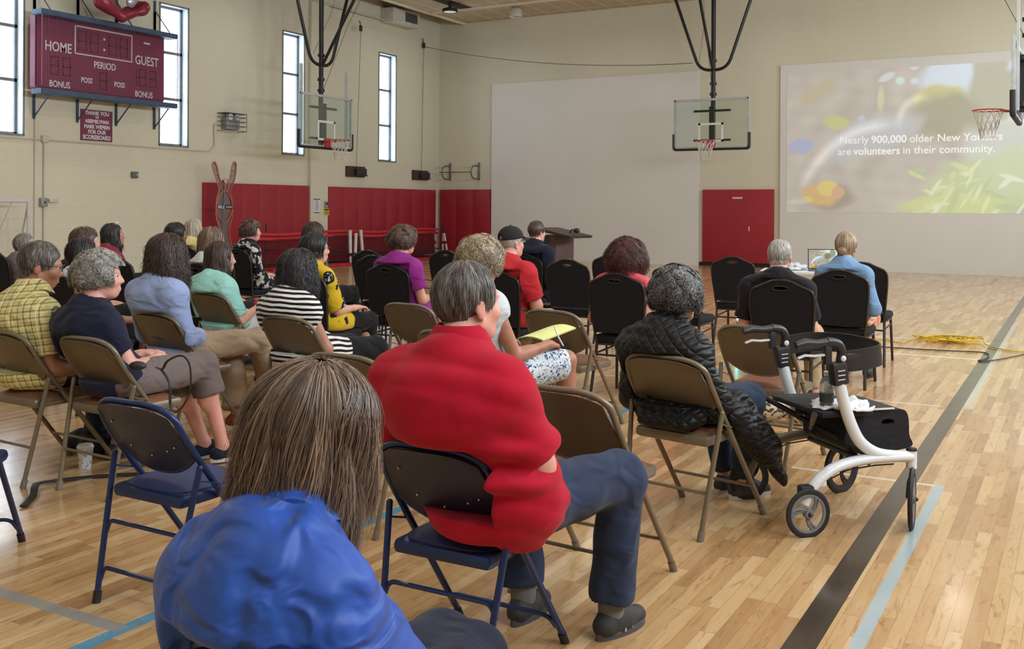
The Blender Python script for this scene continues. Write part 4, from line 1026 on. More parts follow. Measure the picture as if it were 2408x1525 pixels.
blackp = mcloth('black_trousers', srgb(24, 24, 27)); whitep = mcloth('white_trousers', srgb(214, 210, 214)); wine = mcloth('dark_red_top', srgb(140, 38, 60)); whitet = mcloth('white_cotton', srgb(206, 208, 214)); khk2 = mcloth('beige_trousers', srgb(178, 160, 124))
mpl = mcloth('yellow_plaid_cotton', plaid, fold=.4); mst = mcloth('black_white_stripes', stripes, fold=.25); mfl = mcloth('yellow_flowered_cardigan', leopardy, fold=.3)
mbw = mcloth('black_white_flower_print', blobs((.012, .012, .014), [srgb(196, 194, 192), (.012, .012, .014)], 13, .52, .8), fold=.3); mpa = mcloth('dark_paisley_print', blobs((.014, .014, .018), [srgb(120, 122, 130), (.014, .014, .018)], 22, .54, 1.2), fold=.3)
mdot = mcloth('white_polka_dot_cotton', dots(srgb(206, 212, 226), srgb(34, 34, 52), 26, .20), fold=.3); mskirt = mcloth('blue_white_print', blobs(srgb(220, 228, 236), [srgb(60, 88, 128)], 40, .56, 1.5), fold=.3)
mswirl = mcloth('swirl_print_dress', lambda n, co: n.ramp(n.noise(co, 5, 1, .4, 2.5), [(.30, srgb(120, 40, 60)), (.42, srgb(224, 200, 204)), (.50, srgb(196, 84, 74)), (.56, srgb(222, 176, 70)), (.62, srgb(232, 214, 220)), (.72, srgb(150, 44, 64))]), fold=.4)
MGLS = M('dark_glasses_frame', (.02, .018, .02), .3)
def S_(m, **k): return dict(m=m, **k)
SHB = dict(m=MSHB, sole=MSHB)

# 1 woman in the blue jacket, nearest, head bent
def _bag(i): pass
person('older woman in blue jacket with streaked brown hair, nearest the camera, seen from behind', C['B3'], h=.0075, dx=-.0, head=(-.125, -.03, 1.040), yaw=.35, pitch=.10, roll=.16, hunch=.06, sw=.155, g=.98, skin=SKP,
       hair=('bob', HLB), hair_over=dict(n=16000, w=.00065, len=.30, seg=14, side=.10, flare=.08, jit=.006, E=(.100, .120, .118), part=.4, fringe=44, wave=.014, wf=24, rlong=.16), hair_h=.006,
       top=S_(blj, sleeve=1.85, c=.022, sc=.024, loose=.03, fold=.006, ff=20, ridge=True, collar=True, name='jacket', aniso=(1, 1, .25), neck=.074), bottom=S_(navy), shoes=SHB,
       arms={'R': ((.10, .10, -.26), (-.03, .25, -.03)), 'L': ((-.11, .02, -.26), (.06, .24, -.02))}, legs={'R': ((-.10, .40, .49), (-.10, .46, .085), (.05, 1)), 'L': ((-.20, .42, .49), (-.20, .42, .085), (-.05, 1))}, seed=3)
# 2 man in the red polo
MNB = M('charcoal_running_shoe', srgb(52, 50, 52), .7, var=.2, scale=40); MSOCK = M('grey_sock', srgb(112, 112, 112), .95, bump=.4, bscale=300)
def redman(i):
    for an, kn in ((i['LR'][2], i['LR'][1]), (i['LL'][2], i['LL'][1])):
        s = SDF(an - .12, an + V3(.12, .12, .2), .008); s.cap(an + V3(0, 0, -.05), an + V3(0, -.0, .13), .043, .050, .0, cutb=True); me = s.mesh('sock'); me.materials.append(MSOCK); link('sock', me, i['root'])
    an = i['LR'][2]; ft = i['LR'][3] / np.linalg.norm(i['LR'][3]); sd = V3(ft[1], -ft[0], 0)
    for sg in (1, -1):
        f = an + ft * .055 + sd * .043 * sg + V3(0, 0, -.045); pts = [f + ft * a + V3(0, 0, b) - sd * sg * c for a, b, c in ((-.035, -.02, -.004), (-.022, .026, .008), (.008, -.018, -.002), (.022, .022, .010))]
        MB().tube([tuple(p) for p in pts], .0035, 5).build('shoe_letter', M('silver_letter', srgb(190, 190, 195), .4), i['root'])
person('heavy man in red polo shirt and jeans with short greying hair, seen from behind', C['B1'], h=.0075, male=True, dx=.115, head=(-.08, -.08, 1.160), g=1.34, sw=.215, yaw=.42, pitch=.02, hunch=.05, skin=SKP, hs=1.06,
       hair=('short_full', HSP), hair_over=dict(n=11000, w=.0007, len=.034, seg=6, low=104, nape=26, leave=140, jit=.0012, E=(.084, .106, .100)), hair_h=.006, top=S_(red, sleeve=.86, c=.020, sc=.022, fold=.005, ff=22, ridge=True, collar=True, rolls=True, neck=.072, hem=.12, aniso=(.6, .6, 2)),
       bottom=S_(jeans, c=.014, len=.93, flare=.018, fold=.004), shoes=dict(m=MNB, sole=M('dark_grey_sole', srgb(74, 74, 76), .7)), belly=.06,
       arms={'R': ((.115, .10, -.235), (-.21, .17, .06)), 'L': ((-.10, .12, -.25), (.20, .18, .05))}, legs={'R': ((.235, .40, .545), (.20, .40, .085), (.25, 1)), 'L': ((-.20, .44, .53), (-.12, .36, .085), (0, 1))}, stuff=redman, seed=5)
# 3 man in yellow plaid, hand to his mouth
person('older man in yellow plaid shirt and dark glasses with short grey hair, hand at mouth', C['F11'], h=.0085, male=True, dx=-.05, head=(.03, -.03, 1.130), g=1.15, sw=.19, yaw=.62, pitch=.20, skin=SKT, hunch=.05, hs=1.08, glasses=MGLS, eyes=True,
       hair=('short', HSP), hair_over=dict(n=6000, w=.0009, seg=6), top=S_(mpl, sleeve=.80, c=.018, sc=.022, collar=True, neck=.072, hem=.1), bottom=S_(jeans), shoes=SHB,
       arms={'R': ((.09, .02, -.28), (.03, .26, -.04)), 'L': ((.02, .24, -.20), (.20, .06, .21), (.04, .05, .14), (-.3, 1, 0))}, seed=7)
# 4 grey curls, navy top, hands in lap, crossed capri legs
def earring(i): MB().ball(i['W'](.079, -.004, -.060), .006, 8, 6).build('earring', M('dark_bead', srgb(60, 62, 80), .3), i['root'])
person('woman with short curly grey hair in navy top and taupe capris, hands in lap', C['F10'], h=.0075, dx=-.03, head=(-.12, -.06, 1.085), sw=.175, g=1.12, yaw=.80, pitch=-.02, skin=SKP, eyes=True, hs=1.05,
       hair=('loosecurl', HGY), hair_over=dict(n=5200, w=.0015, len=.055, E=(.104, .122, .112), fringe=60, face=50, low=118, curl=.013), top=S_(navy, sleeve=.62, c=.014, neck=.085, hem=.0, bust=True), bottom=S_(greyc, len=.66, c=.022, flare=.02),
       shoes=dict(m=navy, low=True, sole=MSOLEW), arms={'R': ((.17, .10, -.235), (-.09, .22, .03), (-.06, .09, .0), (.2, 0, 1)), 'L': ((-.02, .12, -.25), (.16, .22, .05))},
       legs={'R': ((.07, .46, .56), (.13, .56, .10), (.25, 1)), 'L': ((-.13, .44, .53), (-.04, .58, .09), (.2, 1))}, stuff=earring, seed=9)
# 5 long curly hair, light blue shirt, khakis, legs crossed
MRS = M('rust_suede_shoe', srgb(128, 62, 40), .8)
person('person with long dark curly hair in light blue long sleeved shirt and khakis', C['F8'], h=.009, dx=-.03, head=(0, -.13, 1.145), male=True, sw=.185, g=1.1, yaw=.15, skin=SKT, hair=('longcurl', HB), hair_over=dict(n=6500, w=.0013, len=.40, E=(.108, .124, .116)),
       top=S_(lblue, sleeve=1.75, c=.018, sc=.020, fold=.004, ff=36, aniso=(1, 1, .5)), bottom=S_(khaki, c=.018, flare=.02, belt=M('black_belt', (.02, .02, .02), .4)), shoes=dict(m=MRS, sole=MSOLEW),
       arms={'R': ((.09, .05, -.27), (-.08, .21, -.01)), 'L': ((-.06, .08, -.26), (.10, .2, -.0))}, legs={'R': ((.17, .46, .565), (.15, .62, .13), (.4, 1)), 'L': ((-.03, .40, .53), (.12, .32, .085), (.3, 1))}, seed=11)
# 6 mint top
def mint_extra(i):
    s = SDF(i['WR'] - .14, i['WR'] + .18, .01); s.cap(i['WR'] + V3(-.02, .02, .02), i['WR'] + V3(.03, .11, .0), .035, .045, .02); s.wobble(.006, 60, 3); me = s.mesh('red_cloth'); me.materials.append(redt); tag(link('cloth_bundle', me), 'bundle of red cloth held by the woman in the mint top', 'cloth').matrix_world = Matrix.Translation(i['root'].location) @ Matrix.Rotation(i['root'].rotation_euler.z, 4, 'Z')
person('woman with long dark hair in mint top with pale leaf embroidery, face in profile', C['F9'], h=.0095, dx=-.04, head=(0, -.11, 1.055), sw=.175, g=1.2, yaw=.75, skin=SK, eyes=True, hair=('long', HB), hair_over=dict(n=2600, len=.36, w=.002),
       top=S_(mint, sleeve=.85, c=.022, sc=.03, fold=.005, bust=True, neck=.08), bottom=S_(whitep, c=.02), shoes=SHB, arms={'R': ((.09, .10, -.24), (-.02, .20, .09)), 'L': ((-.04, .1, -.25), (.1, .2, .0))}, stuff=mint_extra, seed=13)
# 7 stripes
person('woman with long black wavy hair in black and white striped sleeveless top', C['F7'], h=.009, dx=-.06, head=(-.02, -.07, 1.065), sw=.175, g=1.18, yaw=.35, skin=SKT, hair=('longcurl', HBK), hair_over=dict(n=6000, len=.34, w=.0013, curl=.004, E=(.102, .118, .112)),
       top=S_(mst, sleeve=.22, c=.020, sc=.02, fold=.004, bust=True, hem=.45, skirt=True), bottom=S_(blackp, c=.016), shoes=SHB, arms={'R': ((.11, .10, -.24), (-.16, .14, .03)), 'L': ((-.04, .12, -.25), (.16, .14, .03))},
       legs={'R': ((.14, .46, .53), (.18, .50, .09), (.2, 1)), 'L': ((-.08, .45, .53), (-.02, .50, .09), (.1, 1))}, seed=15)
# 8 yellow cardigan
person('woman with short black hair and glasses in yellow cardigan with black and grey flowers', C['K14'], h=.0095, head=(-.02, -.10, 1.130), sw=.18, g=1.1, yaw=.62, skin=SK, eyes=True, glasses=MGLS, hair=('short_full', HBK), hair_over=dict(n=1800, len=.09, E=(.094, .112, .108)),
       top=S_(mfl, sleeve=.95, c=.024, sc=.035, hem=.35, name='cardigan'), bottom=S_(blackp), shoes=SHB, arms={'R': ((.09, .10, -.24), (-.02, .24, .0), (.02, .08, .0)), 'L': ((-.05, .1, -.24), (.1, .22, .0))}, seed=17)
# 9 paisley
person('woman with straight brown hair in dark paisley top, behind the yellow cardigan', C['K15'], h=.012, head=(.03, -.11, 1.175), sw=.175, g=1.05, yaw=.55, skin=SK, hair=('long', HB), hair_over=dict(n=900, len=.26), top=S_(mpa, sleeve=1.6, c=.02, hem=.4, skirt=True), bottom=S_(blackp, c=.025), shoes=SHB, seed=19)
# 10 floral
person('woman with short dark brown hair in black and white flowered blouse, profile', C['K16'], h=.012, head=(.02, -.10, 1.165), sw=.18, g=1.15, yaw=.75, skin=SKP, eyes=True, hair=('curly', HMB), hair_over=dict(n=1500, E=(.112, .124, .116), curl=.009), top=S_(mbw, sleeve=1.5, c=.026, hem=.3), bottom=S_(blackp), shoes=SHB, seed=21)
# 11 purple
person('woman with short brown curls in purple short sleeved top', C['K12'], h=.0095, dx=.03, head=(.02, -.10, 1.160), sw=.185, g=1.22, yaw=.55, skin=SKP, eyes=True, hair=('curly', HMB), hair_over=dict(n=2400, w=.0018, E=(.120, .130, .122)), top=S_(purple, sleeve=.65, c=.02, sc=.024, hem=.75, skirt=True, neck=.08, ff=30), bottom=S_(purple, len=.45), shoes=SHB,
       arms={'R': ((.10, .06, -.27), (-.07, .22, .0)), 'L': ((-.07, .06, -.27), (.07, .2, 0))}, seed=23)
# 12 writing woman
def writer(i):
    r = i['root']; W2 = Matrix.Translation(r.location) @ Matrix.Rotation(r.rotation_euler.z, 4, 'Z'); k = i['WR']
    pad_ = colour_pad = MB(); mid = V3(.02, .42, .70)
    pm = MB(); n_ = 10
    for s_, dz in ((0, 0), (1, -.006)):
        for u in range(n_ + 1):
            for v in range(2): pm.v.append((mid[0] + .17 * (u / n_ - .3) + .05 * v, mid[1] - .13 + .27 * v + .04 * u / n_, mid[2] + .02 * math.sin(u / n_ * 3) + .05 * v + dz))
    for s_ in (0, 1):
        for u in range(n_): a = s_ * 2 * (n_ + 1) + u * 2; pm.f.append((a, a + 1, a + 3, a + 2))
    o = pm.build('sheet', M('yellow_legal_paper', srgb(222, 226, 150), .8, var=.04)); o.name = 'writing_pad'; o.matrix_world = W2; tag(o, 'yellow writing pad on the lap of the curly blonde woman', 'notepad')
    p = k + V3(.0, .10, .03); pen = MB().tube([tuple(p + V3(-.03, .0, .06)), tuple(p), tuple(p + V3(.02, .02, -.05))], .0045, 8).build('pen', M('white_pen', srgb(225, 225, 228), .3)); pen.matrix_world = W2; tag(pen, 'white pen in the hand of the curly blonde woman', 'pen')
person('woman with curly ash blonde hair in blue and white print skirt, writing', C['F12'], h=.0075, dx=.09, head=(-.01, -.06, 1.165), sw=.175, g=1.05, yaw=.28, pitch=.1, skin=SKT, eyes=True, glasses=MGLS, hair=('curly', HBG), hair_over=dict(n=4500, w=.002, curl=.015, E=(.118, .128, .118)),
       top=S_(whitet, sleeve=.25, c=.016), bottom=S_(mskirt, len=.45, c=.025, skirt=True, name='skirt'), shoes=SHB, arms={'R': ((.09, .12, -.27), (.06, .235, .045), (-.02, .09, -.01), (.3, 0, 1)), 'L': ((-.06, .1, -.26), (.12, .22, .03))},
       legs={'R': ((.21, .46, .58), (.19, .52, .15), (.2, 1)), 'L': ((-.04, .44, .54), (.02, .46, .085), (0, 1))}, stuff=writer, seed=25)
# 13 cap man
def capman(i):
    W = i['W']; R = i['R']; s = SDF(i['HC'] - .22, i['HC'] + .24, .008); s.ell(W(0, -.016, .045), V3(.092, .112, .092), 0, R=R); s.half(W(0, 0, .030), -R @ V3(0, -.12, 1)); s.cap(W(-.0, -.12, .045), W(0, -.14, .045), .022, .022, .004, op='sub')
    me = s.mesh('cap'); me.materials.append(MCAP); o = link('cap', me, i['root'])
    b = MB(); n_ = 14; vs = []
    for dz in (0, -.004):
        for u in range(n_ + 1):
            a = -1.15 + 2.3 * u / n_
            for v in range(4): q = v / 3; vs.append(tuple(W(math.sin(a) * (.088 + .0 * q), .012 + math.cos(a) * (.095 + .062 * q * math.cos(a * .9)), .044 - .012 * q + .004 - .02 * abs(math.sin(a)) ** 2 + dz)))
    b.v = vs; st = 4 * (n_ + 1)
    for s_ in (0, 1):
        for u in range(n_):
            for v in range(3): a = s_ * st + u * 4 + v; b.f.append((a, a + 1, a + 5, a + 4))
    b.build('visor', MCAP, o); MB().ball(W(0, -.016, .136), .008, 8, 6).build('button', MCAP, o)
MCAP = M('black_cap_cotton', srgb(30, 28, 33), .9, bump=.2, bscale=300)
person('man in black baseball cap and red T-shirt with beige trousers', C['K9'], h=.0095, male=True, dx=.03, head=(.03, -.09, 1.175), g=1.2, sw=.195, yaw=.45, skin=SKP, hair=('cap', HWH), top=S_(redt, sleeve=.80, c=.018, sc=.024), bottom=S_(khk2, belt=M('brown_belt', srgb(60, 42, 34), .5)), shoes=SHB,
       arms={'R': ((.11, .08, -.26), (-.16, .17, .03)), 'L': ((-.07, .06, -.27), (.16, .17, 0))}, belly=.05, stuff=capman, seed=27)
# 14 suit man
def suitman(i): 
    s = SDF(i['N'] - .12, i['N'] + .12, .01); s.cap(i['N'] + V3(0, .01, -.05), i['N'] + V3(0, .012, .035), .072, .066, 0, cutb=True); s.cap(i['N'], i['N'] + V3(0, .02, .2), .056, .06, .0, op='sub'); me = s.mesh('shirt_collar'); me.materials.append(whitet); link('shirt_collar', me, i['root'])
person('man in dark navy suit and glasses sitting near the lectern', C['K10'], h=.012, male=True, dx=.05, head=(.02, -.09, 1.200), g=1.1, sw=.20, yaw=.30, skin=SKP, glasses=MGLS, hair=('short', HMB), hair_over=dict(n=1200), top=S_(suit, sleeve=1.95, c=.026, sc=.02, hem=.1, name='suit_jacket', neck=.064), bottom=S_(suit), shoes=SHB,
       arms={'R': ((.07, .0, -.29), (-.03, .24, -.02)), 'L': ((-.07, .02, -.29), (.05, .22, 0))}, legs={'R': ((.12, .44, .52), (.16, .50, .085), (.1, 1)), 'L': ((-.1, .43, .52), (-.1, .44, .085), (0, 1))}, stuff=suitman, seed=29)
# 15 red curls
def bracelet(i): MB().tube([tuple(i['WR'] + V3(math.cos(a) * .03, math.sin(a) * .012, math.sin(a) * .028)) for a in np.linspace(0, 6.28, 13)[:-1]], .004, 6, closed=True).build('bracelet', M('gold_bracelet', srgb(200, 170, 110), .3, .8), i['root'])
person('woman with big curly dark red hair in coral pink sleeveless top', C['K2'], h=.0085, dx=.02, head=(0, -.10, 1.105), sw=.18, g=1.05, yaw=-.12, skin=SKT, hair=('bigcurl', HRED), top=S_(pink, sleeve=.18, c=.014, sc=.016, hem=.2), bottom=S_(redt, c=.02), shoes=SHB,
       arms={'R': ((.10, -.05, -.26), (-.10, -.0, -.20), (-.10, .03, -.02), (0, -1, .1)), 'L': ((-.15, -.01, -.26), (.10, .16, -.06))}, stuff=bracelet, seed=31)
# 16 puffer coat
def hood(i):
    s = SDF(i['N'] - .24, i['N'] + .2, .009); s.cap(i['N'] + V3(-.09, -.075, -.05), i['N'] + V3(.09, -.075, -.05), .045, .045, 0); s.ell(i['N'] + V3(0, -.10, -.10), (.12, .045, .09), .04); s.cap(i['N'] + V3(-.07, -.03, .0), i['N'] + V3(.07, -.03, .0), .045, .045, .03)
    s.cap(i['N'], i['N'] + V3(0, .01, .2), .058, .06, .01, op='sub'); s.wobble(.005, 60, 2, ridge=True); me = s.mesh('hood'); me.materials.append(quilt); link('hood', me, i['root'])
    # the long coat hangs over the right side of the chair
    s = SDF((-.1, -.45, .02), (.62, .55, .75), .011)
    for a, b_, ra, rb in (((.14, .0, .60), (.25, .10, .44), .07, .06), ((.25, .0, .52), (.29, .26, .30), .06, .05), ((.29, .22, .36), (.30, .44, .13), .055, .022), ((.22, .12, .56), (.30, .32, .32), .05, .045)): s.cap(a, b_, ra, rb, .05)
    s.cap((-.11, -.17, .53), (.17, -.17, .52), .045, .045, .05); s.cap((-.10, -.22, .49), (.14, -.22, .485), .03, .03, .04)
    s.wobble(.006, 50, 9, ridge=True); me = s.mesh('coat_skirt'); me.materials.append(quilt); link('coat_skirt', me, i['root'])
MTRN = M('charcoal_knit_trainer', srgb(70, 66, 74), .85)
person('person with short black and grey curls in black quilted hooded coat', C['F1'], h=.0085, dx=-.05, head=(-.01, -.04, 1.045), sw=.175, g=1.12, yaw=.2, pitch=.05, hunch=.06, skin=SK, hs=1.03, hair=('curly', HCB), hair_over=dict(n=4800, w=.0018, curl=.014, E=(.108, .120, .116)),
       top=S_(quilt, sleeve=1.85, c=.022, sc=.024, loose=.01, fold=.006, ff=30, ridge=True, hem=.3, name='coat'), bottom=S_(jeans), shoes=dict(m=MTRN, sole=MSOLEW), arms={'R': ((.12, .08, -.24), (-.08, .2, .0)), 'L': ((-.1, .08, -.24), (.08, .2, 0))},
       legs={'R': ((.13, .42, .52), (.06, .47, .085), (.45, 1)), 'L': ((-.1, .43, .52), (-.06, .52, .085), (0, 1))}, stuff=hood, seed=33)
# 17 black tee man
MSLP = M('tan_leather_sandal', srgb(130, 98, 72), .6)
person('man with thinning grey hair in black T-shirt, seen from behind', C['K5'], h=.009, male=True, dx=-.04, head=(-.02, -.08, 1.125), g=1.25, sw=.205, yaw=-.08, skin=SKP, hair=('short', HWH), hair_over=dict(n=2400, w=.0014, bald=24, E=(.083, .102, .096)),
       top=S_(blackt, sleeve=.80, c=.02, sc=.024, ff=28), bottom=S_(khk2), shoes=dict(m=MSLP, sole=MSOLEW), arms={'R': ((.10, .05, -.27), (-.04, .22, -.06)), 'L': ((-.11, .03, -.27), (.03, .2, -.12))}, seed=35)
# 18 blonde bun, denim
person('woman with blonde hair in a low bun, pale denim jacket and swirl print dress', C['K6'], h=.009, head=(.015, -.07, 1.150), sw=.175, yaw=.12, hunch=.05, skin=SKP, hair=('bun', HBL), hair_over=dict(n=2600, w=.0014, E=(.086, .106, .102)), top=S_(denimj, sleeve=1.6, c=.022, sc=.024, fold=.005, name='denim_jacket'),
       bottom=S_(mswirl, len=.5, c=.04, skirt=True, name='dress'), shoes=SHB, arms={'R': ((.12, .04, -.26), (-.03, .22, .0)), 'L': ((-.08, .06, -.26), (.05, .2, 0))}, seed=37)
# 19-26 far and left rows
def sung(i):
    g_ = MB()
    for s_ in (-1, 1): g_.ball(i['W'](s_ * .035, .045, .115), (.026, .010, .018), 10, 6)
    g_.build('sunglasses', M('white_sunglasses', srgb(225, 225, 230), .25), i['root'])
person('woman with long black hair in dark red top, sunglasses pushed up on her head', C['K24'], h=.012, head=(0, -.10, 1.160), yaw=.85, pitch=-.12, skin=SKT, eyes=True, hair=('long', HBK), hair_over=dict(n=1000, len=.30, E=(.086, .106, .102), flare=.02), top=S_(wine, sleeve=.7), bottom=S_(blackp), shoes=SHB, stuff=sung, seed=39)
person('woman with pale blonde bob and glasses in yellow and black top, far back', C['K21'], h=.013, head=(0, -.10, 1.170), yaw=.75, skin=SKP, glasses=MGLS, hair=('bob', HPL), hair_over=dict(n=1000, len=.24), top=S_(mcloth('pale_yellow_top', srgb(222, 210, 150)), sleeve=.3), bottom=S_(blackp), shoes=SHB, seed=41)
person('person with dark piled hair and tan face beyond the long dark curls', C['K22'], h=.013, head=(.0, -.10, 1.150), yaw=.6, skin=SKD, hair=('short_full', HBK), hair_over=dict(n=700, E=(.10, .12, .115)), top=S_(whitet, sleeve=.8), bottom=S_(blackp), shoes=SHB, seed=43)
person('person with wavy light brown hair above the head of the mint top woman', C['K19'], h=.012, head=(0, -.10, 1.150), yaw=.7, skin=SKP, hair=('long', HBR2), hair_over=dict(n=1100, len=.26, wave=.014), top=S_(whitet, sleeve=.8), bottom=S_(blackp), shoes=SHB, seed=45)
person('person with short ruffled brown hair above the grey curls', C['K20'], h=.012, head=(0, -.10, 1.150), yaw=.8, skin=SK, hair=('short_full', HMB), hair_over=dict(n=1100, E=(.10, .124, .110)), top=S_(navy, sleeve=.8), bottom=S_(blackp), shoes=SHB, seed=47)
person('person with black hair and glasses in white polka dot shirt', C['K23'], h=.010, head=(0, -.08, 1.100), sw=.19, g=1.1, yaw=.8, skin=SKD, glasses=MGLS, hair=('short_full', HBK), hair_over=dict(n=1200, E=(.092, .112, .108)), top=S_(mdot, sleeve=1.4, c=.024, sc=.03), bottom=S_(blackp), shoes=SHB,
       arms={'R': ((.20, .04, -.20), (.0, .24, -.03)), 'L': ((-.1, .1, -.24), (.1, .2, 0))}, seed=49)
person('grey haired person tilting the head back at the left edge', C['K18'], h=.013, head=(.08, -.02, 1.04), yaw=.8, pitch=-.25, skin=SKP, hair=('short_full', HGY), hair_over=dict(n=700), top=S_(greyc, sleeve=.8), bottom=S_(blackp), shoes=SHB, seed=51)
person('person in pink top cut by the left edge, dark hair', C['K25'], h=.012, head=(0, -.08, 1.140), yaw=.7, skin=SKP, hair=('short', HB), hair_over=dict(n=600), top=S_(pink, sleeve=.7), bottom=S_(blackp), shoes=SHB, seed=53)
# ------------------------------------------------------------------ basketball hoops
MPOLE = M('black_pipe', srgb(36, 36, 38), .4, .3); MALU = M('grey_aluminium', srgb(190, 194, 196), .4, .3); MPADB = M('black_edge_pad', (.018, .018, .02), .6)
MORG = M('red_orange_rim', srgb(188, 60, 62), .4); MNET = M('white_cord_net', srgb(214, 212, 208), .8); MLINE = M('white_board_line', srgb(226, 228, 228), .5)
MBG = glass_mat('backboard_glass', (.90, .95, .94), .25, .06); MROPE = M('dark_steel_rope', srgb(70, 64, 58), .6)
def hoop(label, loc, rz, channels=True, brace=1.4):
    """board faces local -y, centred on x; bottom edge z=2.86"""
    t = thing('basketball_hoop', label, 'basketball hoop', loc, rz)
    z0, z1, hw = 2.90, 4.08, .915
    MB().box((0, 0, (z0 + z1) / 2), (hw * 2 - .06, .012, z1 - z0 - .06)).build('glass_board', MBG, t, smooth=False)
    f = MB()
    for s in (-1, 1): f.box((s * (hw - .02), .004, (z0 + z1) / 2), (.055, .05, z1 - z0))
    for z in (z0 + .02, z1 - .02): f.box((0, .004, z), (hw * 2, .05, .055))
    f.build('board_frame', MALU, t, bevel=.006)
    l = MB()
    for s in (-1, 1): l.box((s * .28, -.010, 3.28), (.05, .006, .45))
    for z in (3.08, 3.48): l.box((0, -.010, z), (.61, .006, .05))
    l.build('target_square', MLINE, t, smooth=False)
    p = MB(); p.tube([(-hw - .01, .0, 3.26), (-hw - .01, 0, 2.885), (hw + .01, 0, 2.885), (hw + .01, 0, 3.26)], .045, 8, fillet=.06, flat=(1, .75)); p.build('edge_padding', MPADB, t)
    MB().box((0, -.035, 3.0), (.20, .05, .20)).build('rim_bracket', MORG, t, bevel=.01)
    ring = [(.229 * math.cos(a), -.40 + .229 * math.sin(a), 3.05) for a in np.linspace(0, 2 * PI, 33)[:-1]]
    rm = MB().tube(ring, .010, 8, closed=True)
    for s in (-1, 1): rm.tube([(s * .07, -.05, 3.02), (s * .15, -.22, 3.04)], .012, 6)
    r_ = rm.build('rim', MORG, t)
    n = MB(); K = 12
    def np_(a, v): rr = .225 - .115 * v ** .7 + .02 * max(0, v - .7); return (rr * math.cos(a), -.40 + rr * math.sin(a), 3.045 - .44 * v)
    for k in range(K):
        for s in (-1, 1):
            n.tube([np_(2 * PI * (k + s * .5 * j * .75) / K + PI / 8, j / 5) for j in range(6)], .0065, 4)
    n.build('net', MNET, t)
    g = MB().tube([(0, .16, 2.95), (0, .16, 6.9)], .055, 12)
    for z in (4.45, 5.0, 4.2): g.tube([(0, .16, z - .03), (0, .16, z + .03)], .085, 12)
    g.build('centre_pole', MPOLE, t)
    MB().tube([(-1.08, .16, 6.9), (-.34, .16, 4.78), (.34, .16, 4.78), (1.08, .16, 6.9)], .038, 10, fillet=.28, seg=8).build('yoke', MPOLE, t)
    MB().tube([(0, .16, 4.72), (0, .16 - brace, 6.9)], .036, 10).build('brace', MPOLE, t)
    a = MB()
    for z in (3.1, 3.8): a.box((0, .09, z), (.9, .06, .05))
    a.box((0, .10, 3.45), (.12, .12, .9)); a.build('board_mount', MPOLE, t)
    if channels:
        for s in (-1, 1): MB().box((s * .79, .06, 3.84), (.075, .04, 1.75)).build('height_channel', MALU, t, smooth=False)
    w_ = MB().tube([(.0, .1, 4.2), (.05, .15 - brace * .5, 5.6), (.1, .1 - brace, 6.85)], .006, 5).tube([(-.33, .1, 5.0), (-.1, -.2, 5.9), (-.05, -.5, 6.85)], .005, 5)
    w_.build('hoist_cable', MROPE, t); return t
hoop('basketball hoop hanging over the white boards, its glass board facing the camera', (-7.67, 23.2, 0), 0, channels=False)
hoop('basketball hoop hanging in front of the tall windows on the left wall', (-14.95, 17.92, -.09), PI / 2)
hoop('basketball hoop seen edge-on at the right edge over the projected picture', (-.90, 17.72, 0), -PI / 2)
# winch boxes, pulleys, ropes
MWN = M('brown_winch_panel', srgb(74, 48, 44), .7); MWB = M('black_winch', (.02, .02, .022), .5)
for (y, lab) in ((21.25, 'brown hoist winch box on the left wall below the window hoop'), (24.25, 'brown hoist winch box on the left wall near the corner')):
    t = thing('hoist_winch', lab, 'winch', (XW, y, 2.40)); MB().box((.03, 0, 0), (.06, .76, .28)).build('backing_panel', MWN, t, smooth=False)
    MB().box((.11, .12, -.01), (.12, .42, .20), bev=.03).build('drum_housing', MWB, t); MB().tube([(.1, .3, -.08), (.12, .42, -.10)], .015, 6).build('crank', MWB, t)
def pulley(label, loc):
    t = thing('pulley', label, 'pulley', loc); MB().box((0, 0, 0), (.05, .10, .16), bev=.02).build('block', MWB, t); MB().tube([(0, 0, .06), (0, -.06, .20)], .012, 6).build('hook', MWB, t)
pulley('small black pulley on the left wall beside the corner window, rope hanging from it', (XW + .06, 24.36, 6.18)); pulley('small black pulley hanging high beside the window hoop brace', (XW + .3, 21.1, 6.14)); 
def rope(label, pts, r=.006): tag(MB().tube(pts, r, 5).build('steel_rope', MROPE), label, 'rope')
rope('thin rope dropping down the left wall to the winch below the window hoop', [(XW + .3, 21.1, 6.05), (XW + .1, 21.2, 2.54)]); rope('thin rope dropping down the left wall to the winch near the corner', [(XW + .06, 24.36, 6.1), (XW + .08, 24.25, 2.54)])
rope('long thin rope sagging across the end wall to the middle hoop', [(XW + .08, 24.38, 6.14)] + [(XW + .1 + 8.6 * t, 24.38 - 1.4 * t, 6.14 - 1.22 * t - .95 * t * (1 - t)) for t in np.linspace(.05, 1, 16)], .008)
# right hoop guy wires
rope('thin guy wire in the top right corner of the picture', [(-2.4, 17.6, 6.85), (-.95, 17.9, 4.9)], .007)

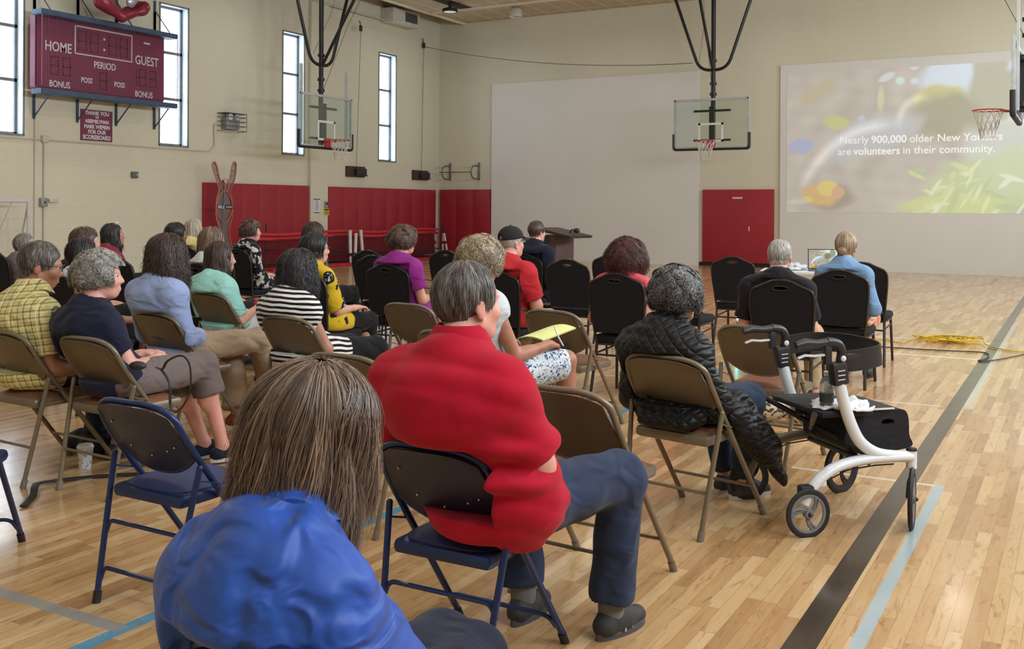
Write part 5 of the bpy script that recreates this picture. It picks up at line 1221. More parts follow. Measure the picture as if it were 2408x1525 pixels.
# ------------------------------------------------------------------ scoreboard
MSB = M('dark_red_scoreboard', srgb(118, 44, 72), .5, var=.03); MSBF = M('slate_blue_frame', srgb(66, 84, 110), .5, .3); MTXT = M('white_scoreboard_lettering', srgb(218, 214, 226), .6, var=.01); MSEG = M('dark_digit_segment', srgb(84, 34, 58), .5)
sb = thing('scoreboard', 'dark red scoreboard in a wire cage reading HOME and GUEST on the left wall', 'scoreboard', (XW, 13.11, 4.26))
MB().box((.25, 0, 0), (.18, 2.94, 1.34)).build('face_panel', MSB, sb, bevel=.02)
fy = lambda y: y - 13.11
fr = MB()
for z in (.67, -.75): fr.box((.46, .02, z), (.30, 3.12, .10))
fr.build('cage_rail', MSBF, sb, bevel=.01)
wm = MB()
for i in range(59): wm.box((.60, -1.5 + i * .0525, -.02), (.0016, .0018, 1.28))
for i in range(25): wm.box((.602, .02, -.62 + i * .0525), (.0016, 3.10, .0018))
for s in (-1.53, 1.57): wm.tube([(.60, s, -.66), (.60, s, .62)], .009, 5)
wm.build('wire_mesh', M('cage_wire', srgb(136, 84, 112), .6, .0), sb, smooth=False)
br = MB()
for y in (11.84, 12.76, 13.65, 14.6):
    b_ = MB(); b_.box((.02, fy(y), 0), (.03, .04, 2.42)); b_.box((.02, fy(y), 1.0), (.03, .04, .9)); b_.tube([(.02, fy(y), -1.18), (.46, fy(y) + .03, -.74)], .014, 5); b_.tube([(.02, fy(y), 1.25), (.46, fy(y) + .03, .72)], .012, 5); b_.build('bracket', MSBF, sb, smooth=False)
TX = .345
def sbt(s, y, z, size, sx=1.0, bold=.003): text(s, size, MTXT, frame((TX, fy(y), z - 4.26), (0, 1, 0), (0, 0, 1)), sb, bold=bold, sx=sx)
sbt('HOME', 12.10, 4.365, .25, .80); sbt('GUEST', 14.12, 4.365, .25, .78); sbt('PERIOD', 13.12, 4.145, .18, .82); sbt('BONUS', 12.13, 3.685, .165, .80); sbt('BONUS', 14.05, 3.69, .165, .80); sbt('POSS', 12.71, 3.825, .14, .80); sbt('POSS', 13.46, 3.82, .14, .80)
cb = MB()
for y in (12.455, 13.747): cb.box((TX, fy(y), .31), (.006, .022, .52))
for z in (.565, .05): cb.box((TX, 0, z), (.006, 1.31, .022))
cb.box((TX, fy(13.10), .40), (.006, .04, .04)).box((TX, fy(13.10), .20), (.006, .04, .04)); cb.box((TX, fy(14.12), .47), (.004, .16, .035)); cb.build('clock_outline', MTXT, sb, smooth=False)
def digit(y, z, w_, h_, segs='abcdefg'):
    e = .022; sg = MB()
    S7 = dict(a=((0, h_ / 2), 1), g=((0, 0), 1), d=((0, -h_ / 2), 1), f=((-w_ / 2, h_ / 4), 0), b=((w_ / 2, h_ / 4), 0), e=((-w_ / 2, -h_ / 4), 0), c=((w_ / 2, -h_ / 4), 0))
    for k in segs:
        (a, b), hz = S7[k]; sg.box((TX - .002, fy(y) + a, z - 4.26 + b), (.004, w_ if hz else e, e if hz else h_ / 2 + .02))
    sg.build('digit', MSEG, sb, smooth=False)
for y in (12.62, 12.88, 13.30, 13.56): digit(y, 4.56, .17, .36)
for y in (12.03, 12.28): digit(y, 4.03, .15, .32)
digit(13.09, 3.86, .15, .32); digit(14.02, 4.03, .15, .32); digit(14.28, 4.03, .15, .32); digit(13.80, 4.03, .15, .32, 'bc')
# thank-you sign
sn = thing('sign', 'small dark red thank-you sign below the scoreboard', 'sign', (XW, 13.20, 3.02)); MB().box((.012, 0, 0), (.02, .72, .60)).build('panel', MSB, sn, smooth=False)
for s_, z, sz, sx in (('THANK YOU', .235, .10, .95), ('TO', .155, .06, 1), ('ASSEMBLYMAN', .075, .098, .82), ('MARK WEPRIN', -.03, .105, .85), ('FOR OUR', -.13, .105, .9), ('SCOREBOARD', -.235, .115, .86)):
    text(s_, sz, MTXT, frame((.024, 0, z), (0, 1, 0), (0, 0, 1)), sn, bold=.004, sx=sx)
# foil balloon remains above the scoreboard
bl = thing('foil_balloon', 'sagging red and silver foil balloon drooping above the scoreboard', 'balloon', (-15.9, 12.95, 5.35))
MFR_ = M('red_foil', srgb(142, 48, 70), .3, .3, var=.2, scale=12); MFS = M('silver_foil', srgb(180, 182, 196), .25, .6, var=.1)
s = SDF((-.4, -.9, -.55), (.4, .95, .7), .03); s.cap((0, -.42, .55), (0, -.30, -.10), .16, .15); s.cap((0, -.30, -.10), (0, .12, -.30), .16, .10, .06); s.cap((0, .12, -.30), (0, .62, -.05), .10, .15, .06); s.ell((.0, .0, .4), (.12, .4, .3), .05); s.wobble(.03, 14, 3)
me = s.mesh('red_foil'); me.materials.append(MFR_); link('red_panel', me, bl)
s = SDF((-.3, -.5, -.3), (.4, .6, .8), .03); s.ell((.13, -.12, .28), (.08, .22, .26)); s.ell((.13, .24, .18), (.07, .16, .34), .03); s.cap((.1, .1, .6), (.1, .5, .5), .08, .08, .05); s.wobble(.015, 18, 4); me = s.mesh('s'); me.materials.append(MFS); link('silver_panel', me, bl)

# ------------------------------------------------------------------ small fixtures on the left wall
MGB = M('grey_metal_box', srgb(150, 152, 156), .5, .2); MCON = M('painted_conduit', srgb(206, 200, 184), .5, var=.03)
t = thing('emergency_light', 'caged emergency light with two lamps on the left wall', 'light fixture', (XW, 16.68, 3.34))
MB().box((.10, 0, -.02), (.14, .42, .26), bev=.02).build('battery_box', MGB, t)
for y in (-.10, .10): MB().lathe([(.0, 0), (.07, .02), (.075, .06), (.02, .07)], (.14, y, .13), 14, Matrix.Rotation(PI / 2, 4, 'Y')).build('lamp_head', M('lamp_head_white', srgb(220, 222, 226), .3), t)
cg = MB()
for z in (-.19, -.08, .02, .12, .20): cg.tube([(.0, -.31, z), (.28, -.31, z), (.28, .31, z), (.0, .31, z)], .007, 5)
for y in (-.31, 0, .31): cg.tube([(.28, y, -.19), (.28, y, .20)], .007, 5)
cg.box((.14, 0, .205), (.28, .64, .01)); cg.build('cage', M('cage_steel', srgb(96, 100, 106), .4, .5), t)
t = thing('unit_heater', 'white boxed heater high on the left wall near the corner', 'heater', (XW, 22.97, 6.72)); MB().box((.22, 0, 0), (.44, 1.25, .40), bev=.02).build('housing', M('off_white_housing', srgb(206, 202, 190), .5), t)
lv = MB().box((.445, .22, .02), (.01, .56, .26)); lv.build('louvre_opening', MWB, t, smooth=False)
l2 = MB(); [l2.box((.455, .22, -.08 + i * .05), (.03, .54, .012), Matrix.Rotation(.5, 4, 'Y')) for i in range(5)]; l2.build('louvres', MGB, t, smooth=False)
tag(MB().tube([(XW + .13, 19.4, 6.58), (XW + .13, 22.36, 6.58)], .022, 8).build('gas_pipe', MCON), 'thin pipe running along the left wall to the boxed heater', 'pipe')
tag(MB().tube([(XW + .03, 10.8, 2.675), (XW + .03, 16.1, 2.67), (XW + .03, 16.27, 2.80), (XW + .03, 16.25, 3.30), (XW + .03, 16.37, 3.30)], .014, 8, fillet=.08).build('conduit', MCON), 'thin cream conduit running under the scoreboard up to the emergency light', 'conduit')
t = thing('junction_box', 'small cream junction box on the left wall conduit', 'junction box', (XW, 12.06, 2.69)); MB().box((.03, 0, 0), (.06, .13, .13), bev=.01).build('box', MCON, t); MB().box((.062, 0, 0), (.006, .12, .12), bev=.002).build('cover', MCON, t)
tag(MB().tube([(XW + .025, 11.86, 4.9), (XW + .025, 11.86, .4)], .010, 6).build('conduit', MCON), 'vertical conduit on the left wall, the left one of two', 'conduit')
tag(MB().tube([(XW + .025, 12.05, 2.65), (XW + .025, 12.05, .4)], .018, 6).build('conduit', MCON), 'vertical conduit on the left wall, the right one of two', 'conduit')
t = thing('switch_box', 'grey switch box on the left wall behind the audience', 'switch', (XW, 12.03, 1.52)); MB().box((.04, 0, 0), (.08, .14, .16), bev=.01).build('box', MGB, t); MB().box((.085, .0, 0), (.02, .02, .04)).build('switch_lever', MWB, t); MB().box((.03, .22, .03), (.04, .20, .07), bev=.01).build('outlet_strip', MCON, t)
t = thing('horn_strobe', 'small dark grey alarm horn on the left wall under the sign', 'alarm', (XW, 14.10, 2.09)); MB().box((.03, 0, 0), (.06, .15, .13), bev=.015).build('housing', M('charcoal_plastic', srgb(92, 94, 100), .5), t); MB().lathe([(.035, 0), (.03, .012), (.0, .014)], (.06, .03, 0), 12, Matrix.Rotation(PI / 2, 4, 'Y')).build('strobe_lens', MGB, t)
MPAP = M('white_paper', srgb(226, 228, 232), .8, var=.02); MINK = M('navy_print', srgb(50, 54, 92), .8)
t = thing('notice', 'white printed notice taped on the pale pier between the red pads', 'notice', (XW + .1, 19.62, 1.49)); MB().box((.004, 0, 0), (.004, .25, .36)).build('sheet', MPAP, t, smooth=False)
ln = MB().box((.008, 0, .165), (.003, .24, .022)).box((.008, 0, -.165), (.003, .2, .02))
for i in range(12): ln.box((.008, .01 * ((i * 7) % 3 - 1), .125 - i * .021), (.002, .16 - .02 * (i % 3), .006))
ln.build('printed_lines', MINK, t, smooth=False)
t = thing('thermostat', 'small grey thermostat beside the notice on the pale pier', 'thermostat', (XW + .1, 19.96, 1.52)); MB().box((.02, 0, 0), (.04, .11, .17), bev=.012).build('cover', MGB, t); MB().box((.042, 0, .03), (.004, .07, .05)).build('display', MWB, t)
t = thing('sign', 'small yellow caution sign below the thermostat', 'sign', (XW + .1, 19.99, 1.34)); MB().box((.006, 0, 0), (.01, .20, .17)).build('panel', M('yellow_sign', srgb(206, 184, 46), .6), t, smooth=False); MB().box((.013, 0, .055), (.002, .17, .03)).box((.013, 0, -.01), (.002, .15, .012)).box((.013, 0, -.045), (.002, .13, .012)).build('printed_lines', MWB, t, smooth=False)
t = thing('ceiling_speaker', 'white drum shaped speaker under the ceiling boards', 'speaker', (-13.38, 23.9, 6.9)); MB().lathe([(.05, 0), (.12, -.03), (.17, -.10), (.18, -.26), (.165, -.27), (.15, -.22), (.0, -.22)]).build('housing', M('white_enamel', srgb(210, 204, 194), .4), t); MB().lathe([(.15, -.225), (.0, -.235)]).build('grille', MGB, t)
# pull-up bar on the end wall
t = thing('pull_up_bar', 'steel pull-up bar with two D shaped brackets above the corner pad', 'pull-up bar', (-15.9, YW - .01, 2.50)); MST = M('dull_steel', srgb(126, 122, 120), .4, .6)
MB().tube([(-.56, -.42, 0), (.55, -.42, 0)], .016, 8).build('bar', MST, t)
for x in (-.45, .55):
    MB().tube([(x, -.02, -.19), (x, -.36, -.19), (x, -.48, 0), (x, -.36, .19), (x, -.02, .19)], .020, 8, fillet=.14).build('bracket', MST, t); MB().box((x, -.015, .03), (.05, .03, .52)).build('wall_plate', MST, t, smooth=False)
# ------------------------------------------------------------------ projected picture
def picture(w_, h_, contrast=1.0):
    v, u = np.meshgrid(np.linspace(0, 1, h_), np.linspace(0, 1, w_), indexing='ij'); X = 1852 + u * 640; Y = 505 - v * 330; r = np.random.RandomState(4)
    def nz(f, s_): 
        a = 0
        for i in range(5):
            p, q, ph = r.uniform(-1, 1), r.uniform(-1, 1), r.uniform(0, 6.3); a = a + np.sin((X * p + Y * q) * f * r.uniform(.6, 1.6) + ph)
        return a / 5 * s_
    img = np.ones((h_, w_, 3)) * np.array([190, 186, 180.]); img += (nz(.06, 10) + nz(.15, 6))[..., None]
    def blob(cx, cy, rx, ry, c, soft=.5, rot=0.0, a=1.0, warp=.25):
        nonlocal img; dx, dy = X - cx, Y - cy; cs, sn_ = math.cos(rot), math.sin(rot); x_, y_ = dx * cs + dy * sn_, -dx * sn_ + dy * cs
        d = np.sqrt((x_ / rx) ** 2 + (y_ / ry) ** 2) + nz(.09, warp); m_ = np.clip((1 - d) / soft + .5, 0, 1); m_ = (m_ * m_ * (3 - 2 * m_) * a)[..., None]; img = img * (1 - m_) + np.array(c, float) * m_
    blob(2290, 210, 110, 95, (206, 218, 232), .25); blob(2460, 300, 90, 120, (214, 224, 236), .3); blob(2340, 150, 38, 120, (182, 184, 170), .4, .15); blob(2345, 240, 60, 60, (180, 182, 165), .4)
    blob(2430, 340, 95, 45, (216, 226, 236), .4); blob(2350, 350, 80, 50, (198, 204, 200), .6); blob(2225, 250, 60, 32, (196, 196, 150), .5); blob(2240, 290, 75, 50, (170, 168, 150), .6)
    blob(1930, 220, 60, 18, (190, 184, 160), .8, -.5); blob(2100, 195, 20, 8, (206, 214, 222), .6, -.4); blob(2132, 205, 10, 8, (206, 224, 222), .8); blob(2165, 208, 10, 7, (206, 214, 222), .8); blob(2165, 172, 12, 10, (206, 214, 222), .8); blob(2086, 245, 9, 28, (204, 206, 176), .7)
    blob(1980, 295, 32, 16, (198, 200, 150), .7, .2); blob(2040, 292, 9, 12, (196, 200, 226), .8); blob(1887, 347, 30, 15, (176, 182, 214), .5)
    blob(2060, 330, 115, 40, (192, 196, 200), .6, -.30); 
    # pale shoulder arc and cap
    d = np.abs(np.hypot((X - 2110) / 1.0, (Y - 520) / .95) - 228); m_ = np.clip(1 - d / 20, 0, 1) * np.clip((2130 - X) / 60, 0, 1) * np.clip((480 - Y) / 60, 0, 1); img += (m_ * 34)[..., None] * np.array([1, 1.02, 1.1])
    d = np.abs(np.hypot((X - 2185) / 1.0, (Y - 300) / 1.0) - 55); m_ = np.clip(1 - d / 15, 0, 1) * np.clip((2215 - X) / 40, 0, 1) * np.clip((320 - Y) / 40, 0, 1); img += (m_ * 30)[..., None]
    blob(1960, 470, 55, 30, (168, 160, 150), .6); blob(1938, 462, 42, 26, (212, 184, 136), .6); blob(1955, 448, 24, 16, (220, 204, 140), .6); blob(1905, 474, 14, 9, (220, 204, 140), .6); blob(1985, 458, 16, 14, (212, 178, 152), .6)
    blob(2320, 450, 130, 60, (192, 204, 168), .5); blob(2400, 420, 110, 60, (196, 208, 178), .6); blob(2260, 490, 120, 26, (200, 210, 160), .4)
    for i in range(46): blob(r.uniform(2150, 2480), r.uniform(400, 505), r.uniform(10, 32), r.uniform(3, 7), [(216, 226, 190), (206, 216, 170), (184, 200, 160), (222, 230, 214)][i % 4], .6, r.uniform(-1.2, .5), .8, .1)
    blob(1880, 480, 26, 6, (200, 204, 200), .5, 0, .8)
    img = np.clip(img, 0, 255)
    if contrast != 1: img = np.clip((img - 185) * contrast + 118, 0, 255)
    c = img / 255; return np.where(c <= .04045, c / 12.92, ((c + .055) / 1.055) ** 2.4)
def pic_mat(name, em, rough=.6, base=1.0):
    m = bpy.data.materials.new(name); n = NT(m); a = n.new('ShaderNodeAttribute', attribute_name='picture').outputs['Color']
    n.base(n.mix(1.0, a, (base,) * 3, 'MULTIPLY')); n.p(Roughness=rough); n.link(a, n.b.inputs['Emission Color']); n.b.inputs['Emission Strength'].default_value = em; return m
pj = thing('projected_picture', 'projected garden slide with white words on the right-hand white board', 'projection', (-6.385, YW - .062, 1.395))
colour_grid('slide', picture(420, 236), frame((0, -.003, 0), (1, 0, 0), (0, 0, 1)) @ Matrix.Diagonal((6.06, 3.42, 1, 1)), pic_mat('projected_light', .30), pj)
m = bpy.data.materials.new('projected_white_letters'); n = NT(m); n.base((.9, .92, .95)); n.b.inputs['Emission Color'].default_value = (.9, .95, 1, 1); n.b.inputs['Emission Strength'].default_value = .28; MPT = m
def line(parts, x0, z, size):
    x = x0
    for s_, b_ in parts:
        me = text_mesh(s_, size, .0005, .0045 if b_ else .001, 'LEFT'); xs = [v.co.x for v in me.vertices]; bpy.data.meshes.remove(me)
        text(s_, size, MPT, frame((x, -.006, z), (1, 0, 0), (0, 0, 1)), pj, bold=.0045 if b_ else .001, depth=.0005, align='LEFT', sx=.985); x += (max(xs) + size * .23) * .985
line([('Nearly', 0), ('900,000', 1), ('older New Yorkers', 0)], 1.265, 1.735, .252); line([('are', 0), ('volunteers', 1), ('in their community.', 0)], 1.225, 1.465, .252)
# ------------------------------------------------------------------ lectern, table, laptop, speaker with light strip
MWNG = M('dark_walnut', srgb(46, 34, 34), .45, var=.2, scale=12, stretch=(1, 1, 8))
t = thing('lectern', 'dark wooden lectern with sloping top in front of the left white board', 'lectern', (-6.42, 12.72, 0), math.radians(-12))
MB().box((-.12, 0, .54), (.30, .34, 1.08)).build('cabinet', MWNG, t, bevel=.008); MB().box((.07, 0, .56), (.10, .42, 1.04)).build('side_post', M('red_brown_wood', srgb(70, 46, 46), .5), t, bevel=.006)
MB().box((.10, 0, 1.115), (.64, .52, .035), Matrix.Rotation(.17, 4, 'Y')).build('sloping_top', MWNG, t, bevel=.01); MB().box((-.02, 0, .03), (.56, .48, .06)).build('base', MWNG, t, bevel=.01)
MB().tube([(.20, .0, 1.10), (.24, .0, 1.16), (.30, .0, 1.16)], .01, 6).ball((.33, 0, 1.15), (.05, .04, .035)).build('microphone', MWB, t)
MTW = M('white_table_plastic', srgb(222, 226, 232), .5, var=.02)
t = thing('folding_table', 'white folding table under the laptop', 'table', (-2.75, 12.15, 0), math.radians(10)); MB().box((0, 0, .72), (1.20, .60, .045), bev=.015).build('tabletop', MTW, t)
for x in (-.5, .5):
    for y in (-.22, .22): MB().tube([(x, y, .70), (x * 1.03, y * 1.05, 0)], .014, 8).build('leg', MGB, t)
    MB().tube([(x, -.22, .15), (x, .22, .15)], .010, 6).build('leg_brace', MGB, t)
t = thing('laptop', 'open laptop showing the garden slide on the white table', 'laptop', (-2.60, 12.05, .743), math.radians(16))
MB().box((0, 0, .008), (.37, .26, .015), bev=.004).build('base', M('grey_laptop_shell', srgb(120, 122, 128), .4, .5), t); MB().box((0, .01, .017), (.30, .12, .002)).build('keyboard', MWB, t, smooth=False)
L = Matrix.Translation((0, .13, .012)) @ Matrix.Rotation(-.18, 4, 'X'); MB().box((0, .0, .12), (.37, .008, .24)).xf(L).build('screen_lid', MWB, t, bevel=.003)
colour_grid('screen', picture(120, 72, 1.7), L @ frame((-.175, -.006, .012), (1, 0, 0), (0, 0, 1)) @ Matrix.Diagonal((.35, .218, 1, 1)), pic_mat('laptop_screen', 1.6, .3, .1), t)
o = MB().box((0, 0, .035), (.16, .2, .07), bev=.01).build('charger_box', MTW, loc=(-2.25, 12.18, .743)); o.name = 'small_box'; tag(o, 'small white box on the table right of the laptop', 'box')
s = SDF((-.2, -.15, -.01), (.2, .15, .14), .009); s.ell((-.04, 0, .03), (.12, .09, .05)); s.ell((.07, .02, .03), (.06, .05, .04), .02); s.wobble(.02, 50, 5, ridge=True); s.half((0, 0, .003), (0, 0, -1)); me = s.mesh('plastic_wrap'); me.materials.append(M('clear_plastic_bag', srgb(205, 210, 218), .2, var=.1)); o = link('plastic_bag', me, loc=(-2.95, 12.0, .743)); tag(o, 'crumpled clear plastic bag on the white table', 'plastic bag')
def em(name, c, s_): 
    m = bpy.data.materials.new(name); n = NT(m); n.base((.1, .1, .1)); n.b.inputs['Emission Color'].default_value = c + (1,); n.b.inputs['Emission Strength'].default_value = s_; return m
t = thing('party_speaker', 'black loudspeaker with cyan and green light strip behind the empty black chair', 'speaker', (-3.18, 11.35, 0), math.radians(0))
MB().box((0, 0, .38), (.42, .36, .74), bev=.03).build('cabinet', MWB, t); MB().lathe([(.0, 0), (.13, .01), (.15, .03), (.16, 0)], (0, -.19, .30), 20, Matrix.Rotation(PI / 2, 4, 'X')).build('woofer', MPADB, t)
MB().tube([(-.195, -.19, .42), (-.195, -.20, .24), (-.13, -.205, .12), (0, -.205, .085), (.05, -.205, .09)], .012, 6, fillet=.05).build('light_strip', em('cyan_light', (.15, .9, .8), 6), t); MB().ball((.10, -.17, .70), .018).build('purple_light', em('violet_light', (.7, .4, 1), 6), t)
MB().tube([(-.195, -.19, .60), (-.195, -.195, .50)], .012, 6).build('light_strip', em('ice_blue_light', (.4, .9, 1), 5), t)
# ------------------------------------------------------------------ nets and posts stored along the pads
MTAPE2 = M('red_net_tape', srgb(190, 44, 56), .6); MPST = M('black_post', (.02, .02, .024), .5); MWST = M('white_sleeve', srgb(214, 212, 214), .5)
m = bpy.data.materials.new('dark_red_netting'); n = NT(m); c = n.coord(); s_ = n.sep(c); q1 = n.math('FRACT', n.math('MULTIPLY', n.math('ADD', s_[1], s_[2]), 22)); q2 = n.math('FRACT', n.math('MULTIPLY', n.math('SUBTRACT', s_[1], s_[2]), 22))
n.base(srgb(70, 18, 28)); n.p(Roughness=.8, Alpha=n.math('MAXIMUM', n.math('LESS_THAN', q1, .22), n.math('LESS_THAN', q2, .22))); MNTG = m
t = thing('stored_net', 'red taped practice net strung low along the red wall pads', 'net', (XW + .45, 20.7, 0))
def tp(y): return .86 + .03 * math.sin(y * 1.7) - .05 * math.sin((y - 17) * .86) ** 2
ysn = np.linspace(17.0, 24.6, 40)
b_ = MB(); [b_.tube([(.02 * math.sin(y * 3), y - 20.7, tp(y) + dz) for y in ysn], .03, 6, flat=(1.2, .25)) for dz in (0, -.10)]; b_.build('tape', MTAPE2, t)
MB().tube([(0, y - 20.7, .10 + .02 * math.sin(y * 2)) for y in ysn], .02, 6).build('bottom_cord', MPST, t)
nm = MB(); nm.v = [(.01, y - 20.7, z) for y in ysn for z in (.1, .35, .6, tp(y) - .1)]; nm.f = [(i * 4 + k, i * 4 + k + 1, i * 4 + k + 5, i * 4 + k + 4) for i in range(39) for k in range(3)]; nm.build('netting', MNTG, t)
MB().tube([(.0, -3.25, 1.08), (0, -3.25, .0)], .018, 6).build('end_post', MPST, t); MB().tube([(.1, -3.4, .50), (.2, 3.9, .16)], .015, 6).build('loose_pole', MPST, t); MB().tube([(-.05, -2.6, .25), (.25, 3.7, .30)], .015, 6).build('loose_pole', MPST, t)
MB().box((.12, .2, .03), (.5, 7.2, .05)).build('base_rail', MTAPE2, t, bevel=.01)
for i, (x, y, dx_, dy_, l_, lab) in enumerate([(.62, 20.32, 0, 0, .88, 'left of three'), (.62, 20.50, 0, -.06, .80, 'middle of three'), (.62, 20.85, 0, .10, .88, 'right of three')]):
    t = thing('net_post', 'white sleeved post leaning by the stored net, ' + lab, 'post', (XW + x, y, 0)); MB().tube([(0, 0, 0), (dx_ - .02, -dy_, l_)], .016, 8).build('rod', MPST, t)
    MB().tube([(-.007, -dy_ * .32, .30), (dx_ - .02, -dy_, l_)], .045, 10).build('sleeve', MWST, t); MB().tube([(0, 0, .06), (-.003, -dy_ * .2, .22)], .026, 8).build('lower_sleeve', MWST, t)
for x, y, tx, ty, lab in ((-16.50, 24.75, -.05, 0, 'upright post with white bands standing in the room corner'), (-16.30, 24.80, .02, .02, 'thin black post with white bands beside the corner post'), (-16.05, 24.72, -.26, .1, 'leaning black post with white bands in the room corner')):
    t = thing('net_post', lab, 'post', (x, y, 0)); MB().tube([(0, 0, 0), (tx, ty, .97)], .022, 8).build('rod', MPST, t)
    for a, b2 in ((.16, .42), (.5, .74)): MB().tube([(tx * a, ty * a, .97 * a), (tx * b2, ty * b2, .97 * b2)], .028, 8).build('white_band', MWST, t)
# training mannequin
MCLR = glass_mat('smoky_clear_plastic', (.72, .72, .74), .5, .25); MORO = M('orange_edge', srgb(196, 110, 88), .5)
t = thing('training_mannequin', 'see-through orange edged training mannequin with raised arms on the left wall', 'mannequin', (XW + .50, 16.10, 0), PI / 2)
# local x runs along the wall
ol = catmull([(x, 0, z) for x, z in [(-.10, .25), (-.20, .60), (-.13, .95), (-.235, 1.25), (-.22, 1.62), (-.15, 1.82), (-.24, 2.05), (-.36, 2.34), (-.30, 2.42), (-.23, 2.34), (-.15, 2.08), (0, 1.93), (.15, 2.08), (.22, 2.36), (.29, 2.45), (.35, 2.37), (.30, 2.05), (.17, 1.82), (.22, 1.62), (.235, 1.25), (.13, .95), (.20, .60), (.10, .25)]], 4, True)
MB().plate([(v.x, v.z) for v in ol], .02, Matrix.Identity(4)).build('clear_panel', MCLR, t); MB().tube([tuple(v) for v in ol], .014, 6, closed=True).build('orange_edge', MORO, t)
MB().tube([(.225 * math.sin(a), -.012, 1.46 + .33 * math.cos(a)) for a in np.linspace(0, 2 * PI, 29)[:-1]], .011, 5, closed=True).tube([(.12 * math.sin(a), -.012, 1.92 + .14 * math.cos(a)) for a in np.linspace(0, 2 * PI, 21)[:-1]], .008, 5, closed=True).build('inner_rings', MORO, t)
MB().tube([(-.09, .05, .0), (-.01, .03, 2.03)], .028, 8).build('pole', MPST, t); MB().tube([(.06, .05, 0), (.05, .05, 1.85)], .026, 8).build('grey_pole', MGB, t)
MB().box((0, -.02, 1.45), (.45, .012, .085)).build('name_band', MPST, t, smooth=False); text('SKLZ', .085, MTXT, frame((-.115, -.029, 1.447), (1, 0, 0), (0, 0, 1)), t, bold=.003); text('D-MAN', .055, MTXT, frame((.115, -.029, 1.447), (1, 0, 0), (0, 0, 1)), t, bold=.001)
al = MB()
for sx_ in (-1, 1):
    for z in (2.13, 2.24): al.tube([(sx_ * (.20 + (z - 2.13) * .4) - .05, -.014, z), (sx_ * (.20 + (z - 2.13) * .4) + .05, -.014, z + .01)], .005, 4)
    al.ball((sx_ * .30, -.014, 2.38), .014, 8, 5)
al.build('arm_marks', MPST, t); MB().box((0, .03, .02), (.5, .3, .04)).build('base', MPST, t, bevel=.01)
# small goal at the left edge
t = thing('soccer_goal', 'white tube goal frame against the left wall at the picture edge', 'goal', (XW + .6, 10.4, 0)); MGO = M('white_goal_tube', srgb(206, 204, 214), .45, var=.03)
MB().tube([(0, -.9, 0), (0, -.9, 1.53), (0, .93, 1.53), (0, .93, 0)], .028, 8, fillet=.04).build('front_frame', MGO, t); MB().tube([(0, .93, 1.53), (-.45, .93, .0), (-.45, -.9, 0), (0, -.9, 1.5)], .018, 6).build('rear_frame', MGO, t); MB().tube([(-.02, .62, 1.50), (-.40, .2, .0)], .014, 6).build('stay', MGO, t)
# ------------------------------------------------------------------ cords and things on the floor
MYC = M('yellow_cord', srgb(206, 172, 36), .5); MBC = M('black_cable', (.02, .02, .022), .5); r = random.Random(3)
pts = [(-2.2, 11.9, .01), (-1.9, 11.86, .01), (-1.7, 11.7, .012), (-1.62, 12.1, .012)]
for i in range(70):
    a = i * 1.25; cx = -1.25 + .17 * math.sin(i * .35); rx = .15 + r.uniform(-.1, .1); pts.append((cx + rx * math.cos(a), 12.12 + (.17 + r.uniform(-.08, .08)) * math.sin(a), .012 + .05 * abs(math.sin(i * .9)) * r.uniform(.2, 1)))
pts += [(-1.0, 12.4, .05), (-.9, 12.0, .02), (-.76, 11.75, .012), (-.5, 11.62, .01), (.3, 11.9, .01), (1.6, 12.2, .01)]
o = MB().tube([tuple(p) for p in catmull(pts, 5)], .0065, 5).build('extension_cord', MYC); tag(o, 'yellow extension cord heaped on the floor beside the black floor line', 'cord')
o = MB().tube([tuple(p) for p in catmull([(-2.4, 11.3, .008), (-1.7, 11.25, .008), (-1.2, 11.3, .008), (-.86, 11.35, .008), (-.80, 11.0, .008), (-.86, 10.7, .008), (-.70, 10.9, .008), (-.3, 12.0, .008)], 6)], .006, 5).build('black_cable', MBC); tag(o, 'thin dark cable looping below the yellow cord heap', 'cable')
o = MB().tube([tuple(p) for p in catmull([(-4.2, 13.0, .008), (-6.5, 16.2, .008), (-9.0, 17.6, .008), (-11.0, 16.7, .008), (-12.8, 17.9, .008), (-11.5, 15.6, .008), (-9.5, 15.0, .008)], 8)], .01, 5).build('black_cable', MBC); tag(o, 'black cable lying across the open floor towards the lectern', 'cable')
t = thing('paper_cup', 'white printed paper cup with lid on the floor under the navy top woman', 'cup', (-4.80, 3.72, 0)); m = M('printed_cup', srgb(212, 214, 218), .6); m2 = bpy.data.materials.new('cup_wave_print'); n = NT(m2); n.base(n.mix(n.math('GREATER_THAN', n.noise(n.coord(), 30, 2, .5, 2), .55), srgb(218, 220, 224), srgb(150, 158, 170))); n.p(Roughness=.6)
MB().lathe([(.030, 0), (.031, .004), (.042, .115), (.0425, .118)]).build('body', m2, t); MB().lathe([(.045, .115), (.046, .122), (.041, .126), (.039, .134), (.012, .134)]).build('lid', M('white_lid', srgb(222, 222, 224), .4), t)
o = MB().tube([tuple(p) for p in catmull([(-3.75, 4.1, .012), (-4.1, 3.93, .014), (-4.42, 3.76, .012), (-4.62, 3.55, .012), (-4.68, 3.36, .02), (-4.60, 3.27, .03), (-4.52, 3.20, .012), (-4.42, 3.08, .008)], 6)], .020, 6, flat=(.35, 1)).build('bag_strap', MBC); tag(o, 'black strap lying on the floor beneath the navy top woman\'s chair', 'strap')
